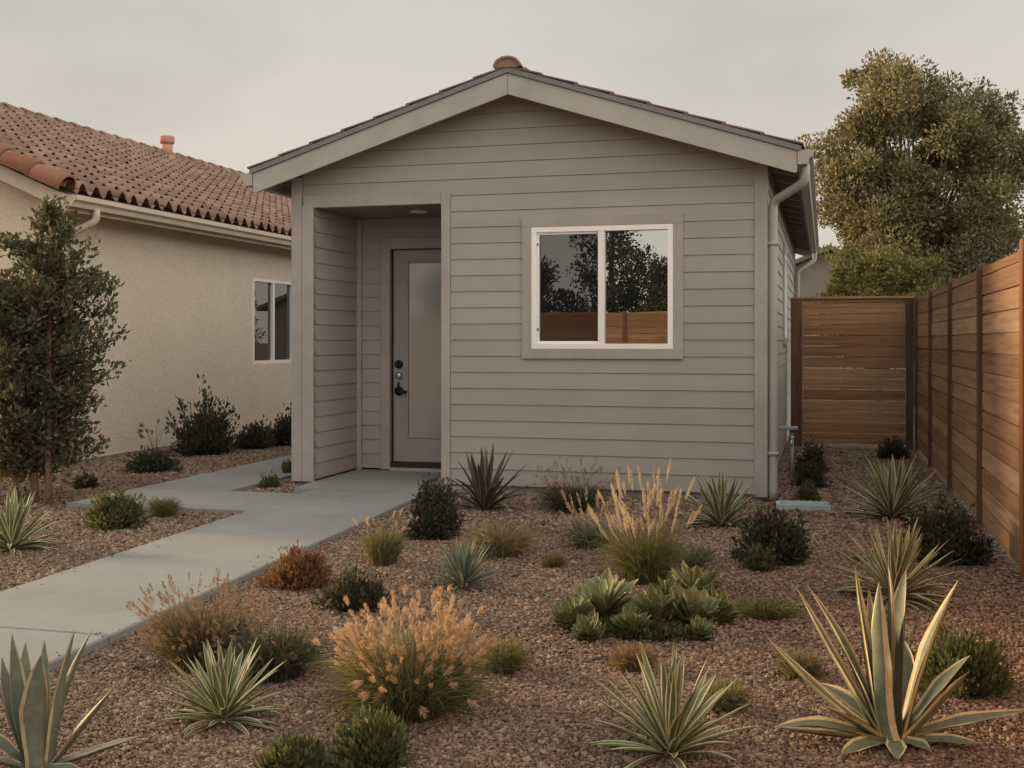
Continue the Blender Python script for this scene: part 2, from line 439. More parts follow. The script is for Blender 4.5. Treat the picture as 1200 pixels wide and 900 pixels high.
# ------------------------------------------------------------------ mesh builder
class MB:
    def __init__(s):
        s.V, s.Fs, s.n = [], [], 0
    def add(s, v, faces, mi=0):
        v = np.asarray(v, dtype=np.float64).reshape(-1, 3)
        f = np.asarray(faces, dtype=np.int64)
        if f.ndim == 1:
            f = f.reshape(1, -1)
        s.V.append(v)
        m = mi if isinstance(mi, np.ndarray) else np.full(len(f), mi)
        s.Fs.append((f + s.n, m))
        s.n += len(v)
    def box(s, x0, x1, y0, y1, z0, z1, mi=0, R=None):
        v = np.array([(x, y, z) for x in (x0, x1) for y in (y0, y1) for z in (z0, z1)], float)
        if R is not None:
            v = np.array([R @ Vector(p) for p in v])
        s.add(v, [(0, 1, 3, 2), (4, 6, 7, 5), (0, 4, 5, 1), (2, 3, 7, 6), (0, 2, 6, 4), (1, 5, 7, 3)], mi)
    def cbox(s, x0, x1, y0, y1, z0, z1, c=0.006, mi=0):     # box with chamfered edges
        v, idx = [], {}
        X, Y, Z = (x0, x1), (y0, y1), (z0, z1)
        for i in range(2):
            for j in range(2):
                for k in range(2):
                    p = np.array([X[i], Y[j], Z[k]])
                    d = np.array([c if i == 0 else -c, c if j == 0 else -c, c if k == 0 else -c])
                    for a in range(3):
                        q = p + d
                        q[a] = p[a]
                        idx[i, j, k, a] = len(v)
                        v.append(q)
        f4, f3 = [], []
        def at_(a, s_, b, t, u):
            o = [0, 0, 0]; o[a] = s_
            bb, cc = [q for q in range(3) if q != a]
            o[bb] = t; o[cc] = u
            return idx[o[0], o[1], o[2], a]
        for a in range(3):
            for s_ in range(2):
                q = [at_(a, s_, 0, 0, 0), at_(a, s_, 0, 1, 0), at_(a, s_, 0, 1, 1), at_(a, s_, 0, 0, 1)]
                f4.append(q)
        for a in range(3):
            b, c2 = [q for q in range(3) if q != a]
            for t in range(2):
                for u in range(2):
                    o0 = [0, 0, 0]; o0[b] = t; o0[c2] = u
                    o1 = list(o0); o1[a] = 1
                    f4.append([idx[(*o0, b)], idx[(*o1, b)], idx[(*o1, c2)], idx[(*o0, c2)]])
        for i in range(2):
            for j in range(2):
                for k in range(2):
                    f3.append([idx[i, j, k, 0], idx[i, j, k, 1], idx[i, j, k, 2]])
        v = np.array(v)
        cen = np.array([(x0 + x1) / 2, (y0 + y1) / 2, (z0 + z1) / 2])
        def fix(f):
            p = v[f]
            nn = np.cross(p[1] - p[0], p[2] - p[0])
            return f if np.dot(nn, p.mean(0) - cen) > 0 else f[::-1]
        s.V.append(v)
        f4 = np.array([fix(f) for f in f4]); f3 = np.array([fix(f) for f in f3])
        s.Fs.append((f4 + s.n, np.full(len(f4), mi)))
        s.Fs.append((f3 + s.n, np.full(len(f3), mi)))
        s.n += len(v)
    def tube(s, pts, r, n=8, mi=0, caps=True, twist=0.0):
        pts = [Vector(p) for p in pts]
        rs = r if isinstance(r, (list, tuple)) else [r] * len(pts)
        up = None
        vs = []
        for i, p in enumerate(pts):
            a = pts[max(0, i - 1)]; b = pts[min(len(pts) - 1, i + 1)]
            t = (b - a).normalized()
            if up is None:
                up = Vector((1, 0, 0)) if abs(t.z) > 0.9 else Vector((0, 0, 1))
            x = up - t * up.dot(t)
            if x.length < 1e-5:
                x = t.orthogonal()
            x.normalize()
            y = t.cross(x)
            up = x
            for k in range(n):
                an = 2 * math.pi * k / n + twist
                vs.append(p + (x * math.cos(an) + y * math.sin(an)) * rs[i])
        f = []
        for i in range(len(pts) - 1):
            for k in range(n):
                f.append((i * n + k, i * n + (k + 1) % n, (i + 1) * n + (k + 1) % n, (i + 1) * n + k))
        s.add([tuple(v) for v in vs], f, mi)
        if caps:
            b0 = s.n - len(vs)
            s.Fs.append((np.array([list(range(n))[::-1]]) + b0, np.array([mi])))
            s.Fs.append((np.array([list(range(n))]) + b0 + (len(pts) - 1) * n, np.array([mi])))
    def prism(s, poly, fn, a, b, mi=0):          # polygon swept between a and b; fn(p, q, t) -> xyz
        k = len(poly)
        v = [fn(p, q, a) for p, q in poly] + [fn(p, q, b) for p, q in poly]
        s.add(v, [(i, (i + 1) % k, k + (i + 1) % k, k + i) for i in range(k)], mi)
        b0 = s.n - 2 * k
        s.Fs.append((np.array([list(range(k))[::-1]]) + b0, np.array([mi])))
        s.Fs.append((np.array([list(range(k, 2 * k))]) + b0, np.array([mi])))
    def build(s, name, mats, parent=None, smooth=False):
        mats = mats if isinstance(mats, (list, tuple)) else [mats]
        V = np.concatenate(s.V)
        if parent is not None:
            o_ = parent
            while o_ is not None:
                V = V - np.array(o_.location)
                o_ = o_.parent
        me = bpy.data.meshes.new(name)
        me.vertices.add(len(V))
        me.vertices.foreach_set('co', V.astype(np.float32).ravel())
        lv = np.concatenate([f.ravel() for f, _ in s.Fs])
        ln = np.concatenate([np.full(len(f), f.shape[1]) for f, _ in s.Fs])
        mi = np.concatenate([m for _, m in s.Fs])
        me.loops.add(len(lv))
        me.loops.foreach_set('vertex_index', lv.astype(np.int32))
        me.polygons.add(len(ln))
        st = np.concatenate([[0], np.cumsum(ln)[:-1]])
        me.polygons.foreach_set('loop_start', st.astype(np.int32))
        me.polygons.foreach_set('material_index', mi.astype(np.int32))
        me.polygons.foreach_set('use_smooth', np.full(len(ln), smooth, dtype=bool))
        for m in mats:
            me.materials.append(m)
        me.update(calc_edges=True)
        ob = bpy.data.objects.new(name, me)
        COL.objects.link(ob)
        if parent is not None:
            ob.parent = parent
        return ob

def tag(o, label=None, cat=None, group=None, kind=None):
    for k, v in (('label', label), ('category', cat), ('group', group), ('kind', kind)):
        if v:
            o[k] = v
    return o
def thing(name, loc, label, cat, group=None):
    o = bpy.data.objects.new(name, None)
    o.empty_display_size = 0.1
    o.location = loc
    COL.objects.link(o)
    return tag(o, label, cat, group)

# ------------------------------------------------------------------ ground, paths, gravel
mb = MB()
mb.add([(-500, -300, G), (500, -300, G), (500, 900, G), (-500, 900, G)], (0, 1, 2, 3))
tag(mb.build('ground', M['gravel']), kind='structure')

HX0, HX1, HY0, HY1 = -4.77, -0.48, 9.82, 19.0
PX0, PX1, PYB = -4.57, -3.32, 10.87               # porch opening and its back wall

def slab(poly, z1=0.0, z0=G - 0.1, name='path', m='concrete'):
    b = MB()
    b.prism(poly, lambda p, q, t: (p, q, t), z0, z1)
    return b.build(name, M[m])
WL = lambda y: -4.14 - (y - 5.08) * 0.05           # left and right edges of the front walk
WR = lambda y: -3.02 - (y - 3.77) * 0.052
JOINTS = [-2.65, 0.9, 4.45, 8.0, 9.30]
wk = MB()
for a, b in zip(JOINTS[:-1], JOINTS[1:]):
    a2, b2 = a + 0.006, b - 0.006
    c = 0.008
    pts_b = [(WL(a2), a2), (WR(a2), a2), (WR(b2), b2), (WL(b2), b2)]
    pts_t = [(WL(a2) + c, a2 + c), (WR(a2) - c, a2 + c), (WR(b2) - c, b2 - c), (WL(b2) + c, b2 - c)]
    v = [(x, y, -0.2) for x, y in pts_b] + [(x, y, -c) for x, y in pts_b] + [(x, y, 0) for x, y in pts_t]
    f = [(i, (i + 1) % 4, 4 + (i + 1) % 4, 4 + i) for i in range(4)] + [(4 + i, 4 + (i + 1) % 4, 8 + (i + 1) % 4, 8 + i) for i in range(4)] + [(8, 9, 10, 11)]
    wk.add(v, f)
wk.prism([(WL(JOINTS[0]) + .02, JOINTS[0]), (WR(JOINTS[0]) - .02, JOINTS[0]), (WR(9.3) - .02, 9.29), (WL(9.3) + .02, 9.29)], lambda p, q, t: (p, q, t), -0.25, -0.02)
tag(wk.build('front_walk', M['concrete']), kind='structure')
tag(slab([(WL(9.3) - 0.17, 9.306), (WR(9.3) + 0.10, 9.306), (-3.05, HY0 + 0.03), (-3.05, PYB + 0.05), (PX0 - 0.01, PYB + 0.05), (PX0 - 0.01, HY0 - 0.03)],
         0.003, -0.2, 'porch_slab', 'porchc'), kind='structure')
PATHX0, PATHX1 = -5.90, -5.02
side = MB()
for poly in ([(PATHX0, 8.02), (WL(8.02) - 0.004, 8.02), (WL(9.05) - 0.004, 9.05), (PATHX0, 9.05)],
             [(PATHX0, 9.062), (PATHX1, 9.062), (PATHX1, 11.2), (PATHX0, 11.2)],
             [(PATHX0, 11.212), (PATHX1, 11.212), (PATHX1, 14.0), (PATHX0, 14.0)],
             [(PATHX0, 14.012), (PATHX1, 14.012), (PATHX1, 19.0), (PATHX0, 19.0)]):
    side.prism(poly, lambda p, q, t: (p, q, t), -0.2, -0.004)
tag(side.build('side_path', M['concrete']), kind='structure')

def on_concrete(x, y, m=0.012):
    a = (y < 9.32) & (x > WL(y) - m) & (x < WR(y) + m)
    b = (y > 9.28) & (y < 12) & (x > -4.63) & (x < -3.0)
    c = (y > 8.02 - m) & (y < 9.05 + m) & (x > PATHX0 - m) & (x < -4.0)
    d = (y > 9.0) & (y < 19) & (x > PATHX0 - m) & (x < PATHX1 + m)
    e = (x > HX0) & (x < HX1) & (y > HY0 + 0.01) & (y < HY1)
    return a | b | c | d | e
def in_view(x, y, lo=-0.52, hi=0.52):
    d = -x * ST + y * CT
    r = (x * CT + y * ST) / np.maximum(d, 0.1)
    return (d > 2.6) & (r > lo) & (r < hi)

rng = np.random.default_rng(7)
def icosa():
    p = (1 + 5 ** 0.5) / 2
    v = np.array([(-1, p, 0), (1, p, 0), (-1, -p, 0), (1, -p, 0), (0, -1, p), (0, 1, p), (0, -1, -p), (0, 1, -p), (p, 0, -1), (p, 0, 1), (-p, 0, -1), (-p, 0, 1)], float)
    v /= np.linalg.norm(v[0])
    f = np.array([(0, 11, 5), (0, 5, 1), (0, 1, 7), (0, 7, 10), (0, 10, 11), (1, 5, 9), (5, 11, 4), (11, 10, 2), (10, 7, 6), (7, 1, 8), (3, 9, 4), (3, 4, 2), (3, 2, 6), (3, 6, 8), (3, 8, 9), (4, 9, 5), (2, 4, 11), (6, 2, 10), (8, 6, 7), (9, 8, 1)])
    return v, f
def octa():
    v = np.array([(1, 0, 0), (-1, 0, 0), (0, 1, 0), (0, -1, 0), (0, 0, 1), (0, 0, -1)], float)
    f = np.array([(0, 2, 4), (2, 1, 4), (1, 3, 4), (3, 0, 4), (2, 0, 5), (1, 2, 5), (3, 1, 5), (0, 3, 5)])
    return v, f
def pebbles(sp, d0, d1, base, size):
    x = np.arange(-8.2, 1.06, sp); y = np.arange(2.4, 15.0, sp)
    X, Y = np.meshgrid(x, y)
    X = X.ravel() + rng.uniform(-.55, .55, X.size) * sp
    Y = Y.ravel() + rng.uniform(-.55, .55, Y.size) * sp
    d = -X * ST + Y * CT
    k = (d >= d0) & (d < d1) & in_view(X, Y) & ~on_concrete(X, Y) & (X < 1.03)
    X, Y = X[k], Y[k]
    n = len(X)
    bv, bf = base
    s = size * rng.lognormal(0, 0.28, n)
    V = bv[None] * (1 + rng.uniform(-.28, .28, (n, len(bv), 1)))
    V = V * np.stack([s * rng.uniform(.8, 1.35, n), s * rng.uniform(.7, 1.05, n), s * rng.uniform(.5, .85, n)], 1)[:, None, :]
    a = rng.uniform(0, 6.28, n); t = rng.uniform(-.7, .7, n)
    ct, st = np.cos(t)[:, None], np.sin(t)[:, None]
    y1 = V[..., 1] * ct - V[..., 2] * st; z1 = V[..., 1] * st + V[..., 2] * ct
    ca, sa = np.cos(a)[:, None], np.sin(a)[:, None]
    x2 = V[..., 0] * ca - y1 * sa; y2 = V[..., 0] * sa + y1 * ca
    zc = G + s * rng.uniform(-0.05, 0.55, n) + 0.004 * np.sin(X * 3.1) * np.cos(Y * 2.7)
    P = np.stack([x2 + X[:, None], y2 + Y[:, None], z1 + zc[:, None]], -1).reshape(-1, 3)
    Fc = (bf[None] + (np.arange(n) * len(bv))[:, None, None]).reshape(-1, 3)
    return P, Fc
gb = MB()
for args in ((0.0118, 2.6, 4.8, icosa(), 0.0071), (0.015, 4.8, 8.0, octa(), 0.0098), (0.022, 8.0, 15.5, octa(), 0.0148)):
    p_, f_ = pebbles(*args)
    gb.add(p_, f_)
n_ = 60
yy_ = rng.uniform(3.6, 9.2, n_)
xx_ = np.where(rng.uniform(0, 1, n_) < .55, WR(yy_) - rng.exponential(.05, n_) - .01, WL(yy_) + rng.exponential(.05, n_) + .01)
bv_, bf_ = icosa()
sz_ = rng.uniform(.003, .007, n_)
Vp = bv_[None] * (1 + rng.uniform(-.25, .25, (n_, 12, 1))) * sz_[:, None, None] * np.array([1.2, .95, .7])
Vp = Vp + np.stack([xx_, yy_, sz_ * .5], 1)[:, None]
gb.add(Vp.reshape(-1, 3), (bf_[None] + (np.arange(n_) * 12)[:, None, None]).reshape(-1, 3))
tag(gb.build('gravel', M['pebble'], None, False), 'reddish brown pea gravel mulch covering the front yard beds', 'gravel', None, 'stuff')

# ------------------------------------------------------------------ lap siding
def siding(b, p0, a, nrm, xl, xr, z0, z1, holes=(), h=0.1435, lip=0.012, groove=0.003):
    p0, a, nrm = np.array(p0, float), np.array(a, float), np.array(nrm, float)
    flip = np.dot(np.cross(a, (0, 0, 1)), nrm) < 0
    P = lambda s_, o_, z_: p0 + a * s_ + nrm * o_ + np.array([0, 0, z_])
    k = 0
    def q(pts):
        b.add(pts, (3, 2, 1, 0) if flip else (0, 1, 2, 3))
    while z0 + k * h < z1 - 1e-4:
        zi = z0 + k * h
        ze = min(zi + h, z1)
        cuts = sorted({zi, min(zi + groove, ze), ze} | {z for hh in holes for z in hh[2:] if zi < z < ze})
        for za, zb in zip(cuts[:-1], cuts[1:]):
            zm = (za + zb) / 2
            segs = [(None, None)]
            lo, hi = xl(zm), xr(zm)
            if hi - lo < 0.01:
                continue
            cur = [(lo, hi, True, True)]
            for hx0, hx1, hz0, hz1 in holes:
                if hz0 - 1e-6 <= zm <= hz1 + 1e-6:
                    nx = []
                    for s0, s1, g0, g1 in cur:
                        if hx1 <= s0 or hx0 >= s1:
                            nx.append((s0, s1, g0, g1)); continue
                        if hx0 > s0 + 0.002: nx.append((s0, hx0, g0, False))
                        if hx1 < s1 - 0.002: nx.append((hx1, s1, False, g1))
                    cur = nx
            for s0, s1, g0, g1 in cur:
                A0, B0 = (xl(za), xl(zb)) if g0 else (s0, s0)
                A1, B1 = (xr(za), xr(zb)) if g1 else (s1, s1)
                if A1 < A0: A0 = A1 = (A0 + A1) / 2
                if B1 < B0: B0 = B1 = (B0 + B1) / 2
                if zb <= zi + groove + 1e-6:
                    q([P(A0, -0.002, za), P(A1, -0.002, za), P(B1, -0.002, zb), P(B0, -0.002, zb)])
                else:
                    oa = lip * (1 - 0.75 * (za - zi) / h)
                    ob = lip * (1 - 0.75 * (zb - zi) / h)
                    q([P(A0, oa, za), P(A1, oa, za), P(B1, ob, zb), P(B0, ob, zb)])
                    if abs(za - zi - groove) < 1e-6:
                        q([P(A0, -0.002, za), P(A1, -0.002, za), P(A1, oa, za), P(A0, oa, za)])
        k += 1

# ------------------------------------------------------------------ the small house
RC, RZ, RS = (HX0 + HX1) / 2, 3.60, 0.32          # ridge x, barge top at the ridge, slope
OV = 2.41                                         # half width of the roof
RY0, RY1 = 9.52, 19.3
top = lambda x: RZ - RS * abs(x - RC)
house = thing('small_house', (RC, HY0, 0), 'greige clapboard cottage with a low gable roof, recessed porch and white slider window', 'house')

WX0, WX1, WZ0, WZ1 = -2.485, -1.245, 1.235, 2.30    # front window (white frame)
TRW = 0.085
PZ = 2.535
b = MB()
under = lambda x: top(x) - 0.05
gl = lambda z: max(HX0 + 0.09, RC - (RZ - 0.05 - z) / RS)
gr = lambda z: min(HX1 - 0.09, RC + (RZ - 0.05 - z) / RS)
siding(b, (0, HY0, 0), (1, 0, 0), (0, -1, 0), gl, gr, 0.02, RZ - 0.05,
       [(PX0 - 0.12, PX1 + 0.085, -1, PZ + 0.0), (WX0 - TRW, WX1 + TRW, WZ0 - TRW, WZ1 + TRW)])
b.build('front_siding', M['siding'], house)
b = MB()
siding(b, (HX1, 0, 0), (0, 1, 0), (1, 0, 0), lambda z: HY0 + 0.09, lambda z: HY1 - 0.09, 0.02, 2.83, [(13.75, 14.85, 1.25, 2.42)])
siding(b, (HX0, 0, 0), (0, 1, 0), (-1, 0, 0), lambda z: HY0 + 0.09, lambda z: HY1 - 0.09, 0.02, 2.83)
b.build('side_siding', M['siding'], house)
b = MB()
gl2 = lambda z: max(HX0 + 0.09, RC - (RZ - 0.05 - z) / RS)
siding(b, (0, HY1, 0), (1, 0, 0), (0, 1, 0), gl2, gr, 0.02, RZ - 0.05)
b.build('rear_siding', M['siding'], house)
# porch walls
b = MB()
siding(b, (PX0, 0, 0), (0, 1, 0), (1, 0, 0), lambda z: HY0 + 0.012, lambda z: PYB - 0.05, 0.02, PZ)
siding(b, (0, PYB, 0), (1, 0, 0), (0, -1, 0), lambda z: PX0 + 0.05, lambda z: -3.1, 0.02, PZ, [(-4.318, -3.2, -1, 2.336)])
siding(b, (-3.1, 0, 0), (0, 1, 0), (-1, 0, 0), lambda z: HY0 + 0.05, lambda z: PYB, 0.02, PZ)
b.build('porch_siding', M['siding'], house)
b = MB()
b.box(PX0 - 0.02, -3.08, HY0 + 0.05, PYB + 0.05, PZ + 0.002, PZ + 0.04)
b.build('porch_ceiling', M['soffit'], house)  # dark paint stands in for the shade at the top of the porch
b = MB()
cl = at(478, 243)
for r0, r1, z_ in ((0.085, 0.085, PZ - 0.012),):
    b.tube([(-3.72, 10.32, PZ + 0.001), (-3.72, 10.32, PZ - 0.010), (-3.72, 10.32, PZ - 0.014)], [0.085, 0.085, 0.07], 24)
b.build('recessed_light', M['white'], house, True)
# corner boards, opening trim, header
yo = HY0 - 0.024
def board(name, *q, box=False):
    b = MB()
    (b.box if box else b.cbox)(*q) if box else b.cbox(*q, 0.004)
    b.build(name, M['trim'], house)
board('corner_board', HX1 - 0.09, HX1 + 0.018, yo, HY0 + 0.02, 0.0, 2.82)
board('corner_board', HX1 - 0.004, HX1 + 0.020, HY0 + 0.022, HY0 + 0.10, 0.0, 2.82)
board('corner_board', HX0 - 0.018, HX0 + 0.085, yo, HY0 + 0.02, 0.0, 2.82)
board('porch_post_board', HX0 + 0.088, PX0 + 0.001, yo, HY0 + 0.02, 0.0, PZ + 0.02)
board('corner_board', HX0 - 0.020, HX0 + 0.004, HY0 + 0.022, HY0 + 0.10, 0.0, 2.82)
board('porch_post_board', PX1 - 0.001, PX1 + 0.083, yo, HY0 + 0.02, 0.0, PZ + 0.10)
board('porch_header', PX0 - 0.1, PX1 - 0.003, yo + 0.006, HY0 + 0.05, PZ, PZ + 0.11)
board('porch_reveal', PX1 + 0.0, -3.09, HY0 + 0.021, HY0 + 0.05, 0.0, PZ, box=True)
board('corner_board', PX0 - 0.002, PX0 + 0.05, PYB - 0.05, PYB + 0.01, 0.004, PZ)
board('corner_board', HX1 - 0.03, HX1 + 0.02, HY1 - 0.09, HY1 + 0.02, 0.0, 2.82)
board('corner_board', HX0 - 0.02, HX0 + 0.03, HY1 - 0.09, HY1 + 0.02, 0.0, 2.82)
b = MB()
b.box(PX1 + 0.06, HX1 - 0.02, HY0 + 0.02, HY0 + 0.10, G - 0.2, 0.018)
b.box(HX1 - 0.10, HX1 - 0.02, HY0 + 0.10, HY1 - 0.02, G - 0.2, 0.018)
b.box(HX0 + 0.02, HX0 + 0.10, HY0 + 0.02, HY1 - 0.02, G - 0.2, 0.018)
b.box(HX0 + 0.10, PX0 - 0.02, HY0 + 0.02, HY0 + 0.10, G - 0.2, -0.002)
b.build('foundation', M['found'], house)
# roof: barge boards, drip edge, sheathing, tiles, ridge
def slope_pt(side_, s_, up_, y):                  # s_ horizontal distance from ridge
    return (RC + side_ * s_, y, RZ - RS * s_ + up_)
b = MB()
for sd in (-1, 1):
    poly = [(0, 0), (OV, 0), (OV, -0.18), (0, -0.18)]
    gapx = 0.002
    poly = [(gapx, 0), (OV, 0), (OV, -0.165), (OV - 0.02, -0.18), (gapx, -0.18)]
    for y_ in (RY0, RY1 - 0.032):
        b = MB()
        b.prism(poly if sd > 0 else poly[::-1], lambda p, q, t, sd=sd: slope_pt(sd, p, q, t), y_, y_ + 0.032)
        b.build('barge_board', M['barge'], house)
b = MB()
for sd in (-1, 1):
    poly = [(0, 0.004), (OV + 0.03, 0.004), (OV + 0.03, 0.048), (0, 0.048)]
    b.prism(poly if sd > 0 else poly[::-1], lambda p, q, t, sd=sd: slope_pt(sd, p, q, t), RY0 - 0.018, RY0 + 0.06)
b.build('drip_edge', M['dripedge'], house)
b = MB()
for sd in (-1, 1):
    poly = [(0, -0.045), (OV, -0.045), (OV, -0.02), (0, -0.02)]
    b.prism(poly if sd > 0 else poly[::-1], lambda p, q, t, sd=sd: slope_pt(sd, p, q, t), RY0 + 0.034, RY1 - 0.034)
    # rafter tails under the eaves and soffit boards' joints
    y = HY0 + 0.35
    while y < RY1 - 0.2:
        poly = [(2.0, -0.047), (OV - 0.03, -0.047), (OV - 0.03, -0.12), (2.0, -0.15)]
        b.prism(poly if sd > 0 else poly[::-1], lambda p, q, t, sd=sd: slope_pt(sd, p, q, t), y, y + 0.045)
        y += 0.6
    for s_ in np.arange(2.17, OV, 0.075):
        poly = [(s_, -0.0465), (s_ + 0.066, -0.0465), (s_ + 0.066, -0.054), (s_, -0.054)]
        b.prism(poly if sd > 0 else poly[::-1], lambda p, q, t, sd=sd: slope_pt(sd, p, q, t), RY0 + 0.034, RY1 - 0.034)
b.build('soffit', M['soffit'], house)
b = MB()
rr = random.Random(3)
rows = 8
rw = (OV + 0.05) / rows
for sd in (-1, 1):
    for i in range(rows):
        s1 = OV + 0.05 - i * rw
        s0 = s1 - rw - 0.03
        if i == rows - 1: s0 = 0.02
        y = RY0 - 0.025
        j = 0
        while y < RY1 + 0.02:
            w = 0.30 if (j or i % 2 == 0) else 0.15
            dz = rr.uniform(-0.004, 0.004)
            poly = [(s0, 0.05), (s1, 0.05 + 0.012), (s1, 0.05 + 0.026 + dz * .5), (s0, 0.05 + 0.012)]
            b.prism(poly if sd < 0 else poly[::-1], lambda p, q, t, sd=sd: slope_pt(sd, p, q, t), y + 0.002, min(y + w, RY1 + 0.02) - 0.002)
            y += w
            j += 1
b.build('roof_tiles', M['tile_flat'], house)
b = MB()
y = RY0 - 0.04
while y < RY1:
    n = 9
    v, f = [], []
    for (yy, r, zz) in ((y, 0.125, 0.022), (y, 0.105, 0.012), (y + 0.42, 0.105, 0.0)):
        for k in range(n):
            an = math.pi * k / (n - 1)
            v.append((RC + r * math.cos(an), yy, RZ + 0.03 + zz + r * 0.72 * math.sin(an)))
    for i_ in range(2):
        for k in range(n - 1):
            f.append((i_ * n + k, i_ * n + k + 1, (i_ + 1) * n + k + 1, (i_ + 1) * n + k))
    # outer skin from the thick front lip to the rear, and a closing front face
    for k in range(n - 1):
        f.append((k, 2 * n + k, 2 * n + k + 1, k + 1))
    b.add(v, f)
    cf = [(RC + 0.104 * math.cos(math.pi * k / (n - 1)), y + 0.01, RZ + 0.03 + 0.012 + 0.104 * 0.72 * math.sin(math.pi * k / (n - 1))) for k in range(n)]
    b.add(cf, [tuple(range(n))])
    y += 0.40
b.build('ridge_cap', M['ridge'], house, True)
# gutters and downspouts
def gutter(b, xw, out, y0, y1, zt, dep=0.115, w=0.12):
    prof = [(0, 0), (0, -dep), (w * 0.62, -dep), (w * 0.72, -dep * 0.62), (w, -dep * 0.42), (w, 0.0), (w - 0.012, 0.0), (w - 0.012, -dep * 0.40), (w * 0.66, -dep * 0.60), (w * 0.58, -dep + 0.012), (0.012, -dep + 0.012), (0.012, 0)]
    P_ = prof if out < 0 else prof[::-1]
    b.prism(P_, lambda p, q, t: (xw + out * p, t, zt + q), y0, y1)
    for yy in (y0, y1 - 0.004):                    # end caps
        cap = [(0, 0), (0, -dep), (w * 0.62, -dep), (w * 0.72, -dep * 0.62), (w, -dep * 0.42), (w, 0.0)]
        cap = cap if out < 0 else cap[::-1]
        b.prism(cap, lambda p, q, t: (xw + out * p, t, zt + q), yy - 0.002, yy + 0.005)
b = MB()
gut_zt = top(RC + OV) + 0.005
gutter(b, RC + OV + 0.003, 1, RY0 - 0.01, RY1 - 0.02, gut_zt)
b.build('gutter', M['gutter'], house)
b = MB()
gutter(b, RC - OV - 0.003, -1, RY0 - 0.01, RY1 - 0.02, gut_zt)
b.build('gutter', M['gutter'], house)
def smooth_path(ps, k=5):
    ps = [Vector(p) for p in ps]
    out = [ps[0]]
    for i in range(1, len(ps) - 1):
        a = ps[i] + (ps[i - 1] - ps[i]).normalized() * min(0.06, (ps[i - 1] - ps[i]).length * 0.45)
        c = ps[i] + (ps[i + 1] - ps[i]).normalized() * min(0.06, (ps[i + 1] - ps[i]).length * 0.45)
        for j in range(k + 1):
            t = j / k
            out.append(a.lerp(ps[i], t).lerp(ps[i].lerp(c, t), t))
    out.append(ps[-1])
    return out
gx = RC + OV + 0.06
b = MB()
dsx, dsy = HX1 + 0.062, HY0 + 0.03
b.tube(smooth_path([(gx, RY0 + 0.10, gut_zt - 0.10), (gx, RY0 + 0.10, gut_zt - 0.24), (dsx, dsy, gut_zt - 0.37), (dsx, dsy, 0.10), (dsx, dsy - 0.01, G + 0.03)]), 0.038, 10)
for z_ in (0.35, 2.1):
    b.box(dsx - 0.046, dsx + 0.046, dsy - 0.043, dsy + 0.043, z_, z_ + 0.03)
b.build('downspout', M['gutter'], house, True)
b = MB()
b.tube(smooth_path([(gx, RY1 - 0.25, gut_zt - 0.10), (gx, RY1 - 0.25, gut_zt - 0.24), (dsx, HY1 - 0.12, gut_zt - 0.42), (dsx, HY1 - 0.12, 0.0)]), 0.035, 10)
b.build('downspout', M['gutter'], house, True)

